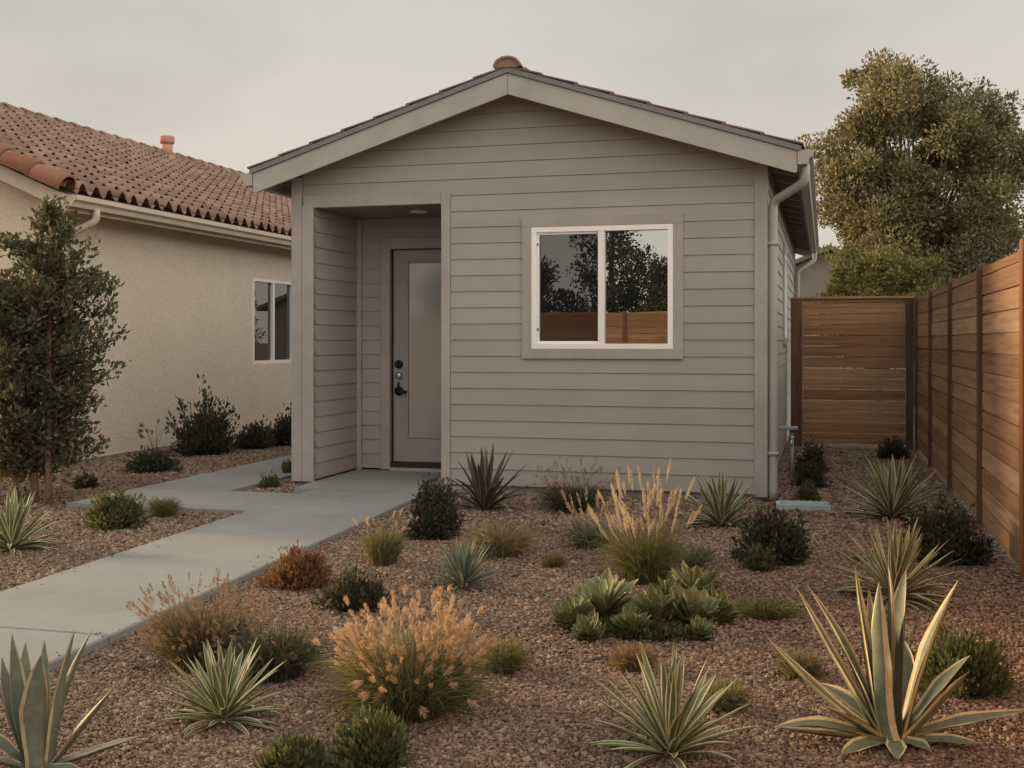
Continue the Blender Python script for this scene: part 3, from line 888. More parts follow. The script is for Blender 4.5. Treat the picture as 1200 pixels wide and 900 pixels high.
# windows
def slider(parent, name, P_, s0, s1, z0, z1, trimw, glassm, screen=True, trim='wintrim', fr=0.045, mull=0.055, trimout=0.030, small=False):
    """P_(s, out, z): wall coordinates to world.  Parts: trim, frame, two panes, screen."""
    def bx(bb, a0, a1, o0, o1, c0, c1):
        v = np.array([P_(a, o, c) for a in (a0, a1) for o in (o0, o1) for c in (c0, c1)])
        bb.add(v, [(0, 1, 3, 2), (4, 6, 7, 5), (0, 4, 5, 1), (2, 3, 7, 6), (0, 2, 6, 4), (1, 5, 7, 3)])
    w = thing_part = None
    fb = MB()
    o1, o0 = 0.026, -0.06
    bx(fb, s0, s1, o0, o1, z1 - fr, z1); bx(fb, s0, s1, o0, o1 + 0.002, z0, z0 + fr)
    bx(fb, s0, s0 + fr, o0, o1 - 0.001, z0 + fr, z1 - fr); bx(fb, s1 - fr, s1, o0, o1 - 0.001, z0 + fr, z1 - fr)
    sm = (s0 + s1) / 2
    bx(fb, sm - mull / 2, sm + mull / 2, o0, o1 - 0.004, z0 + fr, z1 - fr)
    if not small:                                  # moving sash inside the left half
        q = 0.022
        a0, a1, c0, c1 = s0 + fr, sm - mull / 2, z0 + fr, z1 - fr
        bx(fb, a0, a1, o0, o1 - 0.022, c1 - q, c1); bx(fb, a0, a1, o0, o1 - 0.022, c0, c0 + q)
        bx(fb, a0, a0 + q, o0, o1 - 0.023, c0 + q, c1 - q)
    fo = fb.build('window_frame' if not small else 'window_frame', M['white'], parent)
    for (a0, a1) in ((s0 + fr, sm - mull / 2), (sm + mull / 2, s1 - fr)):
        pb = MB()
        pb.add([P_(a0 - .004, -0.02, z0 + fr - .004), P_(a1 + .004, -0.02, z0 + fr - .004), P_(a1 + .004, -0.02, z1 - fr + .004), P_(a0 - .004, -0.02, z1 - fr + .004),
                P_(a0 - .004, -0.026, z0 + fr - .004), P_(a1 + .004, -0.026, z0 + fr - .004), P_(a1 + .004, -0.026, z1 - fr + .004), P_(a0 - .004, -0.026, z1 - fr + .004)],
               [(0, 1, 2, 3), (7, 6, 5, 4), (0, 4, 5, 1), (1, 5, 6, 2), (2, 6, 7, 3), (3, 7, 4, 0)])
        pb.build('pane', glassm, fo)
        if screen and a0 < sm:
            q = 0.022
            sb = MB()
            sb.add([P_(a0 + q, -0.002, z0 + fr + q), P_(a1, -0.002, z0 + fr + q), P_(a1, -0.002, z1 - fr - q), P_(a0 + q, -0.002, z1 - fr - q)], (0, 1, 2, 3))
            sb.build('insect_screen', M['screen'], fo)
            for zz in (z0 + 0.16, z1 - 0.16):
                lb = MB()
                bx(lb, s0 + fr + 0.004, s0 + fr + 0.014, 0.002, 0.010, zz, zz + 0.02)
                lb.build('screen_latch', M['rubber'], fo)
    if trimw:
        tb = MB()
        g = 0.002
        bx(tb, s0 - trimw, s1 + trimw, -0.01, trimout, z1 + g, z1 + trimw); bx(tb, s0 - trimw, s1 + trimw, -0.01, trimout, z0 - trimw, z0 - g)
        bx(tb, s0 - trimw, s0 - g, -0.01, trimout - 0.003, z0 - g, z1 + g); bx(tb, s1 + g, s1 + trimw, -0.01, trimout - 0.003, z0 - g, z1 + g)
        tb.build('window_trim', M[trim], parent)
    return fo
slider(house, 'front', lambda s_, o_, z_: (s_, HY0 - o_, z_), WX0, WX1, WZ0, WZ1, TRW, M['glass'])
slider(house, 'side', lambda s_, o_, z_: (HX1 + o_, s_, z_), 13.84, 14.76, 1.34, 2.33, 0.085, M['glass'], False, 'wintrim', small=True)

# door
DX0, DX1, DZ0, DZ1 = -4.215, -3.30, 0.06, 2.225
door = MB()
yd = PYB + 0.06
lx0, lx1, lz0, lz1 = DX0 + 0.15, DX1 - 0.15, 0.335, 2.10
for (a0, a1, c0, c1) in ((DX0 + .004, lx0, DZ0 + .03, DZ1 - .004), (lx1, DX1 - .004, DZ0 + .03, DZ1 - .004), (lx0, lx1, DZ0 + .03, lz0), (lx0, lx1, lz1, DZ1 - .004)):
    door.box(a0, a1, yd, yd + 0.045, c0, c1)
for (a0, a1, c0, c1) in ((lx0 - .012, lx0 + .014, lz0 - .012, lz1 + .012), (lx1 - .014, lx1 + .012, lz0 - .012, lz1 + .012), (lx0 + .014, lx1 - .014, lz0 - .012, lz0 + .014), (lx0 + .014, lx1 - .014, lz1 - .014, lz1 + .012)):
    door.cbox(a0, a1, yd - 0.010, yd + 0.02, c0, c1, 0.004)
dob = door.build('door', M['door'], house)
b = MB(); b.box(lx0 - .004, lx1 + .004, yd + 0.012, yd + 0.022, lz0 - .004, lz1 + .004)
b.build('frosted_pane', M['frost'], dob)
hx = DX0 + 0.065
b = MB()
b.tube([(hx, yd + 0.001, 1.07), (hx, yd - 0.022, 1.07), (hx, yd - 0.028, 1.07)], [0.044, 0.042, 0.030], 20)
b.box(hx - 0.006, hx + 0.006, yd - 0.046, yd - 0.028, 1.05, 1.09)
b.build('deadbolt', M['black'], dob)
b = MB()
b.tube([(hx, yd + 0.001, 0.955), (hx, yd - 0.02, 0.955), (hx, yd - 0.034, 0.955)], [0.036, 0.036, 0.020], 20)
b.build('lock_knob', M['chrome'], dob, True)
b = MB()
b.tube([(hx, yd + 0.001, 0.80), (hx, yd - 0.012, 0.80), (hx, yd - 0.014, 0.80)], [0.048, 0.048, 0.038], 20)
b.tube([(hx, yd - 0.012, 0.80), (hx, yd - 0.055, 0.80), (hx + 0.02, yd - 0.058, 0.798), (hx + 0.10, yd - 0.054, 0.79)], [0.018, 0.018, 0.017, 0.014], 10)
b.tube([(hx - 0.004, yd - 0.012, 0.89), (hx - 0.004, yd - 0.018, 0.84), (hx - 0.004, yd - 0.03, 0.80)], [0.010, 0.011, 0.012], 8)
b.build('door_handle', M['black'], dob, True)
b = MB()
cz = 2.225
for (a0, a1, c0, c1, y0, y1) in ((DX0 - 0.105, DX0 - 0.002, 0.012, cz + 0.115, PYB - 0.03, PYB + 0.10), (DX1 + 0.002, DX1 + 0.10, 0.012, cz + 0.115, PYB - 0.03, PYB + 0.10), (DX0 - 0.002, DX1 + 0.002, cz + 0.003, cz + 0.113, PYB - 0.028, PYB + 0.10)):
    b.cbox(a0, a1, y0, y1, c0, c1, 0.004)
b.build('door_casing', M['wintrim'], house)
b = MB()
b.box(DX0 - 0.001, DX1 + 0.001, PYB - 0.05, PYB + 0.11, 0.004, 0.035)
b.build('door_sill', M['trim'], house)
b = MB()
b.box(DX0 + 0.003, DX1 - 0.003, PYB - 0.02, yd + 0.04, 0.036, 0.088)
b.box(DX0 - 0.0015, DX0 + 0.0035, PYB + 0.02, yd + 0.01, 0.09, DZ1)
b.build('threshold', M['rubber'], house)

# ------------------------------------------------------------------ neighbour's stucco house
NX, NY0, NY1, NR, NRZ = -7.93, 10.62, 29.0, -11.9, 4.72
NE, NEZ = -7.62, 2.86                               # eave edge, tile level there
nslope = (NRZ - NEZ) / (NE - NR)
nb = thing('stucco_house', (NX, NY0, G), 'beige stucco neighbour house with a terracotta barrel tile roof', 'house')
b = MB()
wx2 = 2 * NR - NX
# right wall with a window hole
NW0, NW1, NWZ0, NWZ1 = 15.0, 16.32, 0.97, 2.22
zt = 2.84
def wq(y0, y1, z0, z1):
    b.add([(NX, y0, z0), (NX, y1, z0), (NX, y1, z1), (NX, y0, z1)], (0, 1, 2, 3))
wq(NY0, NW0, G - .2, zt); wq(NW1, NY1, G - .2, zt); wq(NW0, NW1, G - .2, NWZ0); wq(NW0, NW1, NWZ1, zt)
for (p, q) in (((NW0, NWZ0), (NW1, NWZ0)), ((NW1, NWZ0), (NW1, NWZ1)), ((NW1, NWZ1), (NW0, NWZ1)), ((NW0, NWZ1), (NW0, NWZ0))):
    b.add([(NX, p[0], p[1]), (NX, q[0], q[1]), (NX - .1, q[0], q[1]), (NX - .1, p[0], p[1])], (0, 1, 2, 3))
for yy in (NY0, NY1):
    poly = [(NX, yy, G - .2), (NX, yy, zt), (NR, yy, NRZ - 0.10), (wx2, yy, zt), (wx2, yy, G - .2)]
    b.add(poly, [(0, 1, 2, 3, 4) if yy == NY1 else (4, 3, 2, 1, 0)])
b.add([(wx2, NY0, G - .2), (wx2, NY1, G - .2), (wx2, NY1, zt), (wx2, NY0, zt)], (3, 2, 1, 0))
b.build('wall', M['stucco'], nb)
b = MB()
b.box(NX - 0.01, NX + 0.022, NY0 - 0.02, NY1, G - 0.02, G + 0.035)
b.build('base_screed', M['soffit'], nb)
slider(nb, 'n', lambda s_, o_, z_: (NX + o_ - 0.03, s_, z_), NW0, NW1, NWZ0, NWZ1, 0, M['glass_b'], False, small=True, fr=0.05, mull=0.06)
# barrel tile roof
def barrel_roof(b, sd):
    per, rows = 0.235, 18
    slope_w = NE - NR
    rl = slope_w / rows
    ncol = int((NY1 + 0.3 - (NY0 - 0.3)) / per)
    s8 = np.linspace(0, 1, 9)
    prof = np.where(s8 < 0.62, 0.085 * np.sin(np.pi * s8 / 0.62), -0.03 * np.sin(np.pi * (s8 - 0.62) / 0.38))
    r2 = random.Random(11)
    for i in range(rows):
        s1 = slope_w - i * rl + 0.02
        s0 = s1 - rl - 0.12
        for j in range(ncol):
            y0 = NY0 - 0.32 + j * per
            ys = y0 + s8 * per * 1.03
            dz = r2.uniform(-.006, .006); dx = r2.uniform(-.012, .012)
            z_lo = NRZ - nslope * s1 + 0.052 + dz
            z_hi = NRZ - nslope * s0 + 0.006 + dz
            x_lo, x_hi = NR + sd * (s1 + dx), NR + sd * s0
            v = [(x_lo, y, z_lo + p) for y, p in zip(ys, prof)] + [(x_hi, y, z_hi + p * 0.85) for y, p in zip(ys, prof)] + \
                [(x_lo - sd * 0.005, y, z_lo + p - 0.018) for y, p in zip(ys, prof)]
            f = [(k, k + 1, 10 + k, 9 + k) for k in range(8)] + [(18 + k, 19 + k, k + 1, k) for k in range(8)]
            if sd < 0:
                f = [t[::-1] for t in f]
            b.add(v, f)
b = MB(); barrel_roof(b, 1); barrel_roof(b, -1)
ro = b.build('roof', M['tile_red'], nb, True)
b = MB()
for sd in (1, -1):
    b.add([(NR, NY0 - .28, NRZ - 0.02), (NR + sd * (NE - NR - 0.03), NY0 - .28, NEZ - 0.03 + .0), (NR + sd * (NE - NR - 0.03), NY1 + .28, NEZ - 0.03), (NR, NY1 + .28, NRZ - 0.02)], (0, 1, 2, 3))
b.build('underlay', M['soffit'], ro)
def half_pipes(b, p0, p1, r, step, lift=0.02):
    p0, p1 = Vector(p0), Vector(p1)
    L = (p1 - p0).length
    t = (p1 - p0).normalized()
    xax = t.cross(Vector((0, 0, 1))).normalized()
    up = xax.cross(t).normalized()
    k = int(L / step)
    n = 13
    for i in range(k):
        a, c = p0 + t * (i * step), p0 + t * ((i + 1) * step + 0.06)
        rings = []
        for q, rr_, l in ((a, r * 0.90, lift * 0.3), (a, r, lift), (c, r * 0.86, 0.0)):
            rings.append([tuple(q + xax * (rr_ * math.cos(th)) + up * (l + rr_ * math.sin(th))) for th in np.linspace(-0.35, math.pi + 0.35, n)])
        v = sum(rings, [])
        f = [(m * n + j, m * n + j + 1, (m + 1) * n + j + 1, (m + 1) * n + j) for m in range(2) for j in range(n - 1)]
        b.add(v, f)
b = MB()
half_pipes(b, (NE + 0.06, NY0 - 0.34, NEZ + 0.02), (NR, NY0 - 0.34, NRZ + 0.03), 0.135, 0.40)
b.build('rake_tiles', M['tile_rake'], nb, True)
b = MB()
half_pipes(b, (2 * NR - NE - 0.06, NY0 - 0.34, NEZ + 0.02), (NR, NY0 - 0.34, NRZ + 0.03), 0.135, 0.40)
b.build('rake_tiles', M['tile_rake'], nb, True)
b = MB()
half_pipes(b, (NR, NY0 - 0.35, NRZ + 0.03), (NR, NY1 + .3, NRZ + 0.03), 0.12, 0.40)
b.build('ridge_cap', M['tile_red'], nb, True)
b = MB()
for sd in (1, -1):
    poly = [(0, -0.03), (NE - NR, -0.03), (NE - NR, -0.19), (0, -0.19)]
    b.prism(poly if sd > 0 else poly[::-1], lambda p, q, t, sd=sd: (NR + sd * p, t, NRZ - nslope * p + q), NY0 - 0.33, NY0 - 0.295)
    poly = [(0, -0.035), (NE - NR - .02, -0.035), (NE - NR - .02, -0.055), (0, -0.055)]
    b.prism(poly if sd > 0 else poly[::-1], lambda p, q, t, sd=sd: (NR + sd * p, t, NRZ - nslope * p + q), NY0 - 0.295, NY1 + 0.28)
b.box(NE - 0.03, NE - 0.005, NY0 - 0.29, NY1 + 0.28, NEZ - 0.20, NEZ - 0.04)
b.build('fascia', M['cream'], nb)
b = MB()
gutter(b, NE - 0.003, 1, NY0 - 0.27, NY1 + 0.2, NEZ - 0.035, 0.12, 0.125)
b.build('gutter', M['cream'], nb)
b = MB()
b.tube(smooth_path([(NE + 0.06, NY0 + 0.16, NEZ - 0.14), (NE + 0.06, NY0 + 0.16, NEZ - 0.27), (NX + 0.05, NY0 + 0.08, NEZ - 0.42), (NX + 0.05, NY0 + 0.08, G + 0.1)]), 0.04, 10)
b.build('downspout', M['cream'], nb, True)
b = MB()
b.cbox(-7.99, -7.86, NY0 - 0.17, NY0 - 0.03, G - 0.01, 0.14, 0.01)
b.build('meter_box', M['cream'], nb)
vx, vy = -11.75, 18.9
vz = NRZ + 0.0
b = MB()
b.tube([(vx, vy, vz - 0.15), (vx, vy, vz - 0.02), (vx, vy, vz + 0.02)], [0.17, 0.16, 0.11], 16)
b.tube([(vx, vy, vz), (vx, vy, vz + 0.24)], 0.10, 16)
b.tube([(vx, vy, vz + 0.235), (vx, vy, vz + 0.26), (vx, vy, vz + 0.36), (vx, vy, vz + 0.375)], [0.12, 0.135, 0.135, 0.12], 16)
b.build('roof_vent', M['terra'], nb, True)

# ------------------------------------------------------------------ wooden fences
def board_panel(b, P_, s0, s1, z0, z1, r, h=0.137, gap=0.006, th=0.022, lap=False):
    z = z0
    while z < z1 - 0.02:
        zz = min(z + h - gap * r.uniform(0.6, 1.5), z1)
        o = r.uniform(-0.003, 0.003)
        t0, t1 = r.uniform(-.003, .003), r.uniform(-.003, .003)
        v = [P_(s0, o, z + t0), P_(s1, o, z + t1), P_(s1, o, zz + t1), P_(s0, o, zz + t0), P_(s0, o - th, z + t0), P_(s1, o - th, z + t1), P_(s1, o - th, zz + t1), P_(s0, o - th, zz + t0)]
        b.add(v, [(0, 1, 2, 3), (7, 6, 5, 4), (0, 4, 5, 1), (1, 5, 6, 2), (2, 6, 7, 3), (3, 7, 4, 0)])
        if lap and zz < z1 - 0.02:               # shiplap tongue behind the joint
            v = [P_(s0, o - 0.013, zz - 0.003), P_(s1, o - 0.013, zz - 0.003), P_(s1, o - 0.013, z + h + 0.008), P_(s0, o - 0.013, z + h + 0.008),
                 P_(s0, o - th + 0.001, zz - 0.003), P_(s1, o - th + 0.001, zz - 0.003), P_(s1, o - th + 0.001, z + h + 0.008), P_(s0, o - th + 0.001, z + h + 0.008)]
            b.add(v, [(0, 1, 2, 3), (7, 6, 5, 4), (2, 6, 7, 3)])
        z += h
FX = 1.10
rf = random.Random(5)
fence = thing('side_fence', (FX, 8.95, G), 'long horizontal board cedar fence along the right side of the yard', 'fence')
posts_y = [0.9, 2.93, 4.98, 7.03, 8.95, 11.02, 13.03, 14.95]
for i, y in enumerate(posts_y):
    b = MB()
    b.cbox(FX - 0.035, FX + 0.055, y - 0.045, y + 0.045, G - 0.2, 1.86 if i != 3 else 1.88, 0.005)
    b.build('post', M['post' if i <= 3 else 'postmid'], fence)
for y0, y1 in zip(posts_y[:-1], posts_y[1:]):
    b = MB()
    board_panel(b, lambda s_, o_, z_: (FX - 0.005 - o_, s_, z_), y0 + 0.047, y1 - 0.047, G + 0.03, 1.83, rf, gap=0.013, lap=True)
    b.build('panel', M['fence_y'], fence)
cross = thing('cross_fence', (0.3, 15.05, G), 'dark cedar cross fence closing the narrow side yard', 'fence')
GY = 15.08
b = MB()
board_panel(b, lambda s_, o_, z_: (s_, GY - o_, z_), -0.27, 0.965, G + 0.05, 1.832, rf, gap=0.0085)
b.build('panel', M['fence_x'], cross)
for x0, x1, m_ in ((-0.42, -0.275, 'postmid'), (0.97, 1.06, 'postdark')):
    b = MB(); b.cbox(x0, x1, GY - 0.04, GY + 0.05, G - 0.2, 1.83, 0.005)
    b.build('post', M[m_], cross)
b = MB(); b.cbox(-0.42, 1.06, GY - 0.05, GY + 0.06, 1.832, 1.862, 0.004)
b.build('cap_rail', M['fence_x'], cross)
# fence and trees across the street side, behind the camera: seen mirrored in the window
back = thing('boundary_fence', (-4, -6.2, G), 'orange cedar fence mirrored in the right pane of the window', 'fence')
bx_ = [-11.0 + 2.2 * i for i in range(8)]
for x in bx_:
    b = MB(); b.cbox(x - 0.045, x + 0.045, -6.28, -6.19, G - .2, 2.0, 0.005)
    b.build('post', M['post'], back)
for x0, x1 in zip(bx_[:-1], bx_[1:]):
    b = MB()
    board_panel(b, lambda s_, o_, z_: (s_, -6.2 + o_, z_), x0 + 0.047, x1 - 0.047, G + 0.03, 1.97, rf, lap=True)
    b.build('panel', M['fence_o'], back)

# ------------------------------------------------------------------ small hard objects by the downspout
p = at(942, 597)
sp = MB()
L_, w_ = 0.50, 0.22
R_ = Matrix.Translation((p.x, p.y, G)) @ Matrix.Rotation(math.radians(4), 4, 'Z')
for q in ((-0.19, 0.19, -.10, .10, 0.0, 0.02), (-0.20, 0.20, -.125, -.095, 0.002, 0.05), (-0.20, 0.20, .095, .125, 0.002, 0.05), (-0.215, -0.185, -.095, .095, 0.004, 0.05)):
    sp.box(*q, 0, R_)
tag(sp.build('splash_block', M['splash']), 'pale blue grey splash block on the gravel below the corner downspout', 'splash block')
p = at(934, 545)
hb = thing('garden_tap', (HX1 + 0.16, 11.75, G), 'thin grey standpipe with a flat top beside the side wall', 'tap')
b = MB(); b.tube([(HX1 + 0.16, 11.75, G - .05), (HX1 + 0.16, 11.75, 0.42)], 0.022, 10); b.build('pipe', M['pipe'], hb, True)
b = MB(); b.cbox(HX1 + 0.02, HX1 + 0.22, 11.68, 11.82, 0.425, 0.455, 0.004); b.build('top_plate', M['pipe'], hb)
b = MB(); b.tube([(HX1 + 0.16, 11.74, 0.32), (HX1 + 0.16, 11.66, 0.32), (HX1 + 0.16, 11.64, 0.27)], 0.014, 8); b.tube([(HX1 + 0.13, 11.69, 0.35), (HX1 + 0.19, 11.69, 0.35)], 0.012, 8); b.build('spout', M['chrome'], hb, True)

# ------------------------------------------------------------------ plant builders
GA = math.pi * (3 - 5 ** 0.5)
def leaf_strip(b, path, nrm0, wid, wprof, fold, mfrac, thick, mi_c=0, mi_m=1, wave=0.0, rnd=None):
    """A strap leaf along path (k x 3): centre columns mi_c, margins mi_m; lens shaped cross-section when thick > 0."""
    path = np.asarray(path)
    k = len(path)
    t = np.gradient(path, axis=0)
    t /= np.linalg.norm(t, axis=1)[:, None] + 1e-9
    n = np.asarray(nrm0, float)[None] - t * (t @ np.asarray(nrm0, float))[:, None]
    n /= np.linalg.norm(n, axis=1)[:, None] + 1e-9
    s = np.cross(t, n)
    u = np.linspace(0, 1, k)
    w = wid * 0.5 * wprof(u)
    cols = [-1, -(1 - mfrac), 0, 1 - mfrac, 1]
    rows = []
    ph = rnd.uniform(0, 6.28) if rnd else 0
    for c in cols:
        off = fold * abs(c) ** 1.3 * w
        if wave:
            off = off + wave * w * abs(c) * np.sin(u * 9 + ph + (2 if c > 0 else 0))
        rows.append(path + s * (c * w)[:, None] + n * off[:, None])
    top_ = np.stack(rows, 1)                         # k x 5 x 3
    nc = 5
    f, m = [], []
    for i in range(k - 1):
        for c in range(4):
            f.append((i * nc + c, i * nc + c + 1, (i + 1) * nc + c + 1, (i + 1) * nc + c))
            m.append(mi_m if c in (0, 3) else mi_c)
    V = top_.reshape(-1, 3)
    if thick > 0:
        th = thick * (1 - u * 0.75) * np.minimum(1, wprof(u) * 1.5)
        lo = np.stack([path + s * (c * w)[:, None] * (1 if abs(c) == 1 else 0.95) + n * ((fold * abs(c) ** 1.3 * w) - th * (1 - c * c))[:, None] for c in cols], 1).reshape(-1, 3)
        o = len(V)
        V = np.concatenate([V, lo])
        for i in range(k - 1):
            for c in range(4):
                f.append((o + (i + 1) * nc + c, o + (i + 1) * nc + c + 1, o + i * nc + c + 1, o + i * nc + c))
                m.append(mi_m if c in (0, 3) else mi_c)
    b.add(V, np.array(f), np.array(m))
def bez(p0, p1, p2, k=9):
    t = np.linspace(0, 1, k)[:, None]
    p0, p1, p2 = (np.asarray(q, float) for q in (p0, p1, p2))
    return (1 - t) ** 2 * p0 + 2 * t * (1 - t) * p1 + t * t * p2
agave_w = lambda u: np.clip(np.interp(u, [0, .12, .35, .55, .8, .93, 1], [.80, .72, .88, 1.0, .62, .25, .02]), 0, 1)
yucca_w = lambda u: np.interp(u, [0, .1, .4, .75, 1], [.75, .8, 1, .75, .02])
def rosette(parent, seed, n, L, wid, e0=88, e1=5, pw=0.85, droop=0.35, fold=0.35, mfrac=0.25, thick=0.004, mats=('y_green', 'y_cream'), name='leaves', tilt=None, hole=0.03, k=7, wprof=yucca_w, Lin=0.75):
    r = random.Random(seed)
    c = np.array(parent.location)
    b = MB()
    for i in range(n):
        q = (i + 0.5) / n                            # 0 inner .. 1 outer
        az = i * GA + r.uniform(-.35, .35)
        el = math.radians(e0 + (e1 - e0) * q ** pw + r.uniform(-7, 7))
        l = L * (Lin + (1 - Lin) * math.sin(math.pi * min(1, q * 1.2 + 0.1))) * r.uniform(0.85, 1.08)
        h = np.array([math.cos(az), math.sin(az), 0])
        d = h * math.cos(el) + np.array([0, 0, math.sin(el)])
        hq = h * hole * (0.3 + q)
        up = np.array([0, 0, 1.0]) * math.cos(el) - h * math.sin(el)
        if tilt is not None:
            d, up, hq = (np.array(tilt @ Vector(q_)) for q_ in (d, up, hq))
            h = np.array(tilt @ Vector(h))
        p0 = c + hq + np.array([0, 0, 0.05 * (1 - q) * (0 if tilt is not None else 1) + 0.012])
        tip = p0 + d * l
        sag = droop * l * (0.15 + q) * math.cos(el) * r.uniform(0.3, 1.2)
        tip = tip - np.array([0, 0, sag])
        tip[2] = max(tip[2], c[2] + 0.015)
        side_ = np.cross(h, (0, 0, 1)) * l * r.uniform(-.06, .06)
        mid = p0 + d * l * 0.5 + np.array([0, 0, sag * 0.25]) + side_
        leaf_strip(b, bez(p0, mid, tip, k), up, wid * r.uniform(.8, 1.15), wprof, fold, mfrac, thick)
    return b.build(name, [M[mats[0]], M[mats[1]]], parent, True)
def dead_skirt(parent, seed, n, L, wid):
    rosette(parent, seed, n, L, wid, -2, -2, 0.0, 0.2, 0.3, 0.0, ('dry', 'dry'), 'dead_leaves', Lin=0.9)

def ribbons(b, P, wid, mi=0):
    """P: n x k x 3 blade paths -> tapered flat ribbons."""
    n, k, _ = P.shape
    t = P[:, -1] - P[:, 0]
    a = rng.uniform(0, 6.28, n)
    s = np.cross(t, np.stack([np.cos(a), np.sin(a), np.zeros(n)], 1))
    s /= np.linalg.norm(s, axis=1)[:, None] + 1e-9
    tap = np.interp(np.linspace(0, 1, k), [0, .5, 1], [1, .8, .08])
    wd = (np.asarray(wid).reshape(-1, 1) * tap[None] * 0.5)[..., None]
    Lf, Rt = P - s[:, None] * wd, P + s[:, None] * wd
    V = np.stack([Lf, Rt], 2).reshape(-1, 3)
    base = (np.arange(n) * 2 * k)[:, None]
    i = np.arange(k - 1) * 2
    f = np.stack([base + i, base + i + 1, base + i + 3, base + i + 2], -1).reshape(-1, 4)
    b.add(V, f, mi)
def grass_paths(c, n, h, spread, droop, r0, k=5, jit=0.0, hmin=0.45, lean=(0, 0), arc=1.0):
    az = rng.uniform(0, 6.28, n)
    q = np.sqrt(rng.uniform(0, 1, n))
    hh = h * rng.uniform(hmin, 1.0, n) * (1 - 0.25 * q)
    out = spread * q * rng.uniform(.7, 1.15, n)
    dr = droop * h * rng.uniform(0.2, 1.0, n) * (0.2 + q)
    t = np.linspace(0, 1, k)
    rad = r0 * np.sqrt(rng.uniform(0, 1, n))[:, None] * (1 - 0.0 * t) + out[:, None] * ((1 - arc) * t + arc * t ** 1.5)[None]
    az2 = az[:, None] + rng.uniform(-.5, .5, n)[:, None] * t[None]
    z = hh[:, None] * ((1 - arc) * t + arc * np.sin(t * np.pi * 0.5) ** 0.9)[None] - dr[:, None] * (t ** 2.6)[None]
    z = np.maximum(z, 0.0)
    P = np.stack([c[0] + rad * np.cos(az2) + lean[0] * t, c[1] + rad * np.sin(az2) + lean[1] * t, c[2] + z], -1)
    return P
def tufts(b, C, D, ln, rad, m, sz, mi=0):
    """Fluffy seed heads: at C (n x 3) along direction D, length ln, m bristles each."""
    n = len(C)
    D = D / (np.linalg.norm(D, axis=1)[:, None] + 1e-9)
    t = rng.uniform(0, 1, (n, m))
    prof = np.sin(np.pi * np.clip(t * 0.9 + 0.08, 0, 1)) ** 0.6
    o = rng.normal(0, 1, (n, m, 3))
    o /= np.linalg.norm(o, axis=2)[..., None]
    base = C[:, None] + D[:, None] * (t[..., None] * np.asarray(ln).reshape(-1, 1, 1)) + o * (np.asarray(rad).reshape(-1, 1) * prof * 0.25)[..., None]
    tip = base + (o * 0.75 + D[:, None] * 1.5) * (np.asarray(rad).reshape(-1, 1) * prof)[..., None] * rng.uniform(.6, 1.2, (n, m, 1))
    s = np.cross(tip - base, rng.normal(0, 1, (n, m, 3)))
    s /= np.linalg.norm(s, axis=2)[..., None] + 1e-9
    s *= sz
    mid = (base + tip) / 2
    V = np.stack([base, mid + s, tip, mid - s], 2).reshape(-1, 3)
    f = np.arange(n * m * 4).reshape(-1, 4)
    b.add(V, f, mi)
def leaf_quads(b, C, D, ln, wd, mi=0, fold=True):
    """Small pointed leaves at C pointing along D."""
    n = len(C)
    D = D / (np.linalg.norm(D, axis=1)[:, None] + 1e-9)
    s = np.cross(D, rng.normal(0, 1, (n, 3)))
    s /= np.linalg.norm(s, axis=1)[:, None] + 1e-9
    nn = np.cross(D, s)
    ln = np.asarray(ln).reshape(-1, 1) * np.ones((n, 1)); wd = np.asarray(wd).reshape(-1, 1) * np.ones((n, 1))
    m1 = C + D * ln * 0.45
    V = np.stack([C, m1 - s * wd * 0.5 + nn * wd * 0.18, C + D * ln - nn * ln * 0.08, m1 + s * wd * 0.5 + nn * wd * 0.18], 1).reshape(-1, 3)
    b.add(V, np.arange(n * 4).reshape(-1, 4), mi)
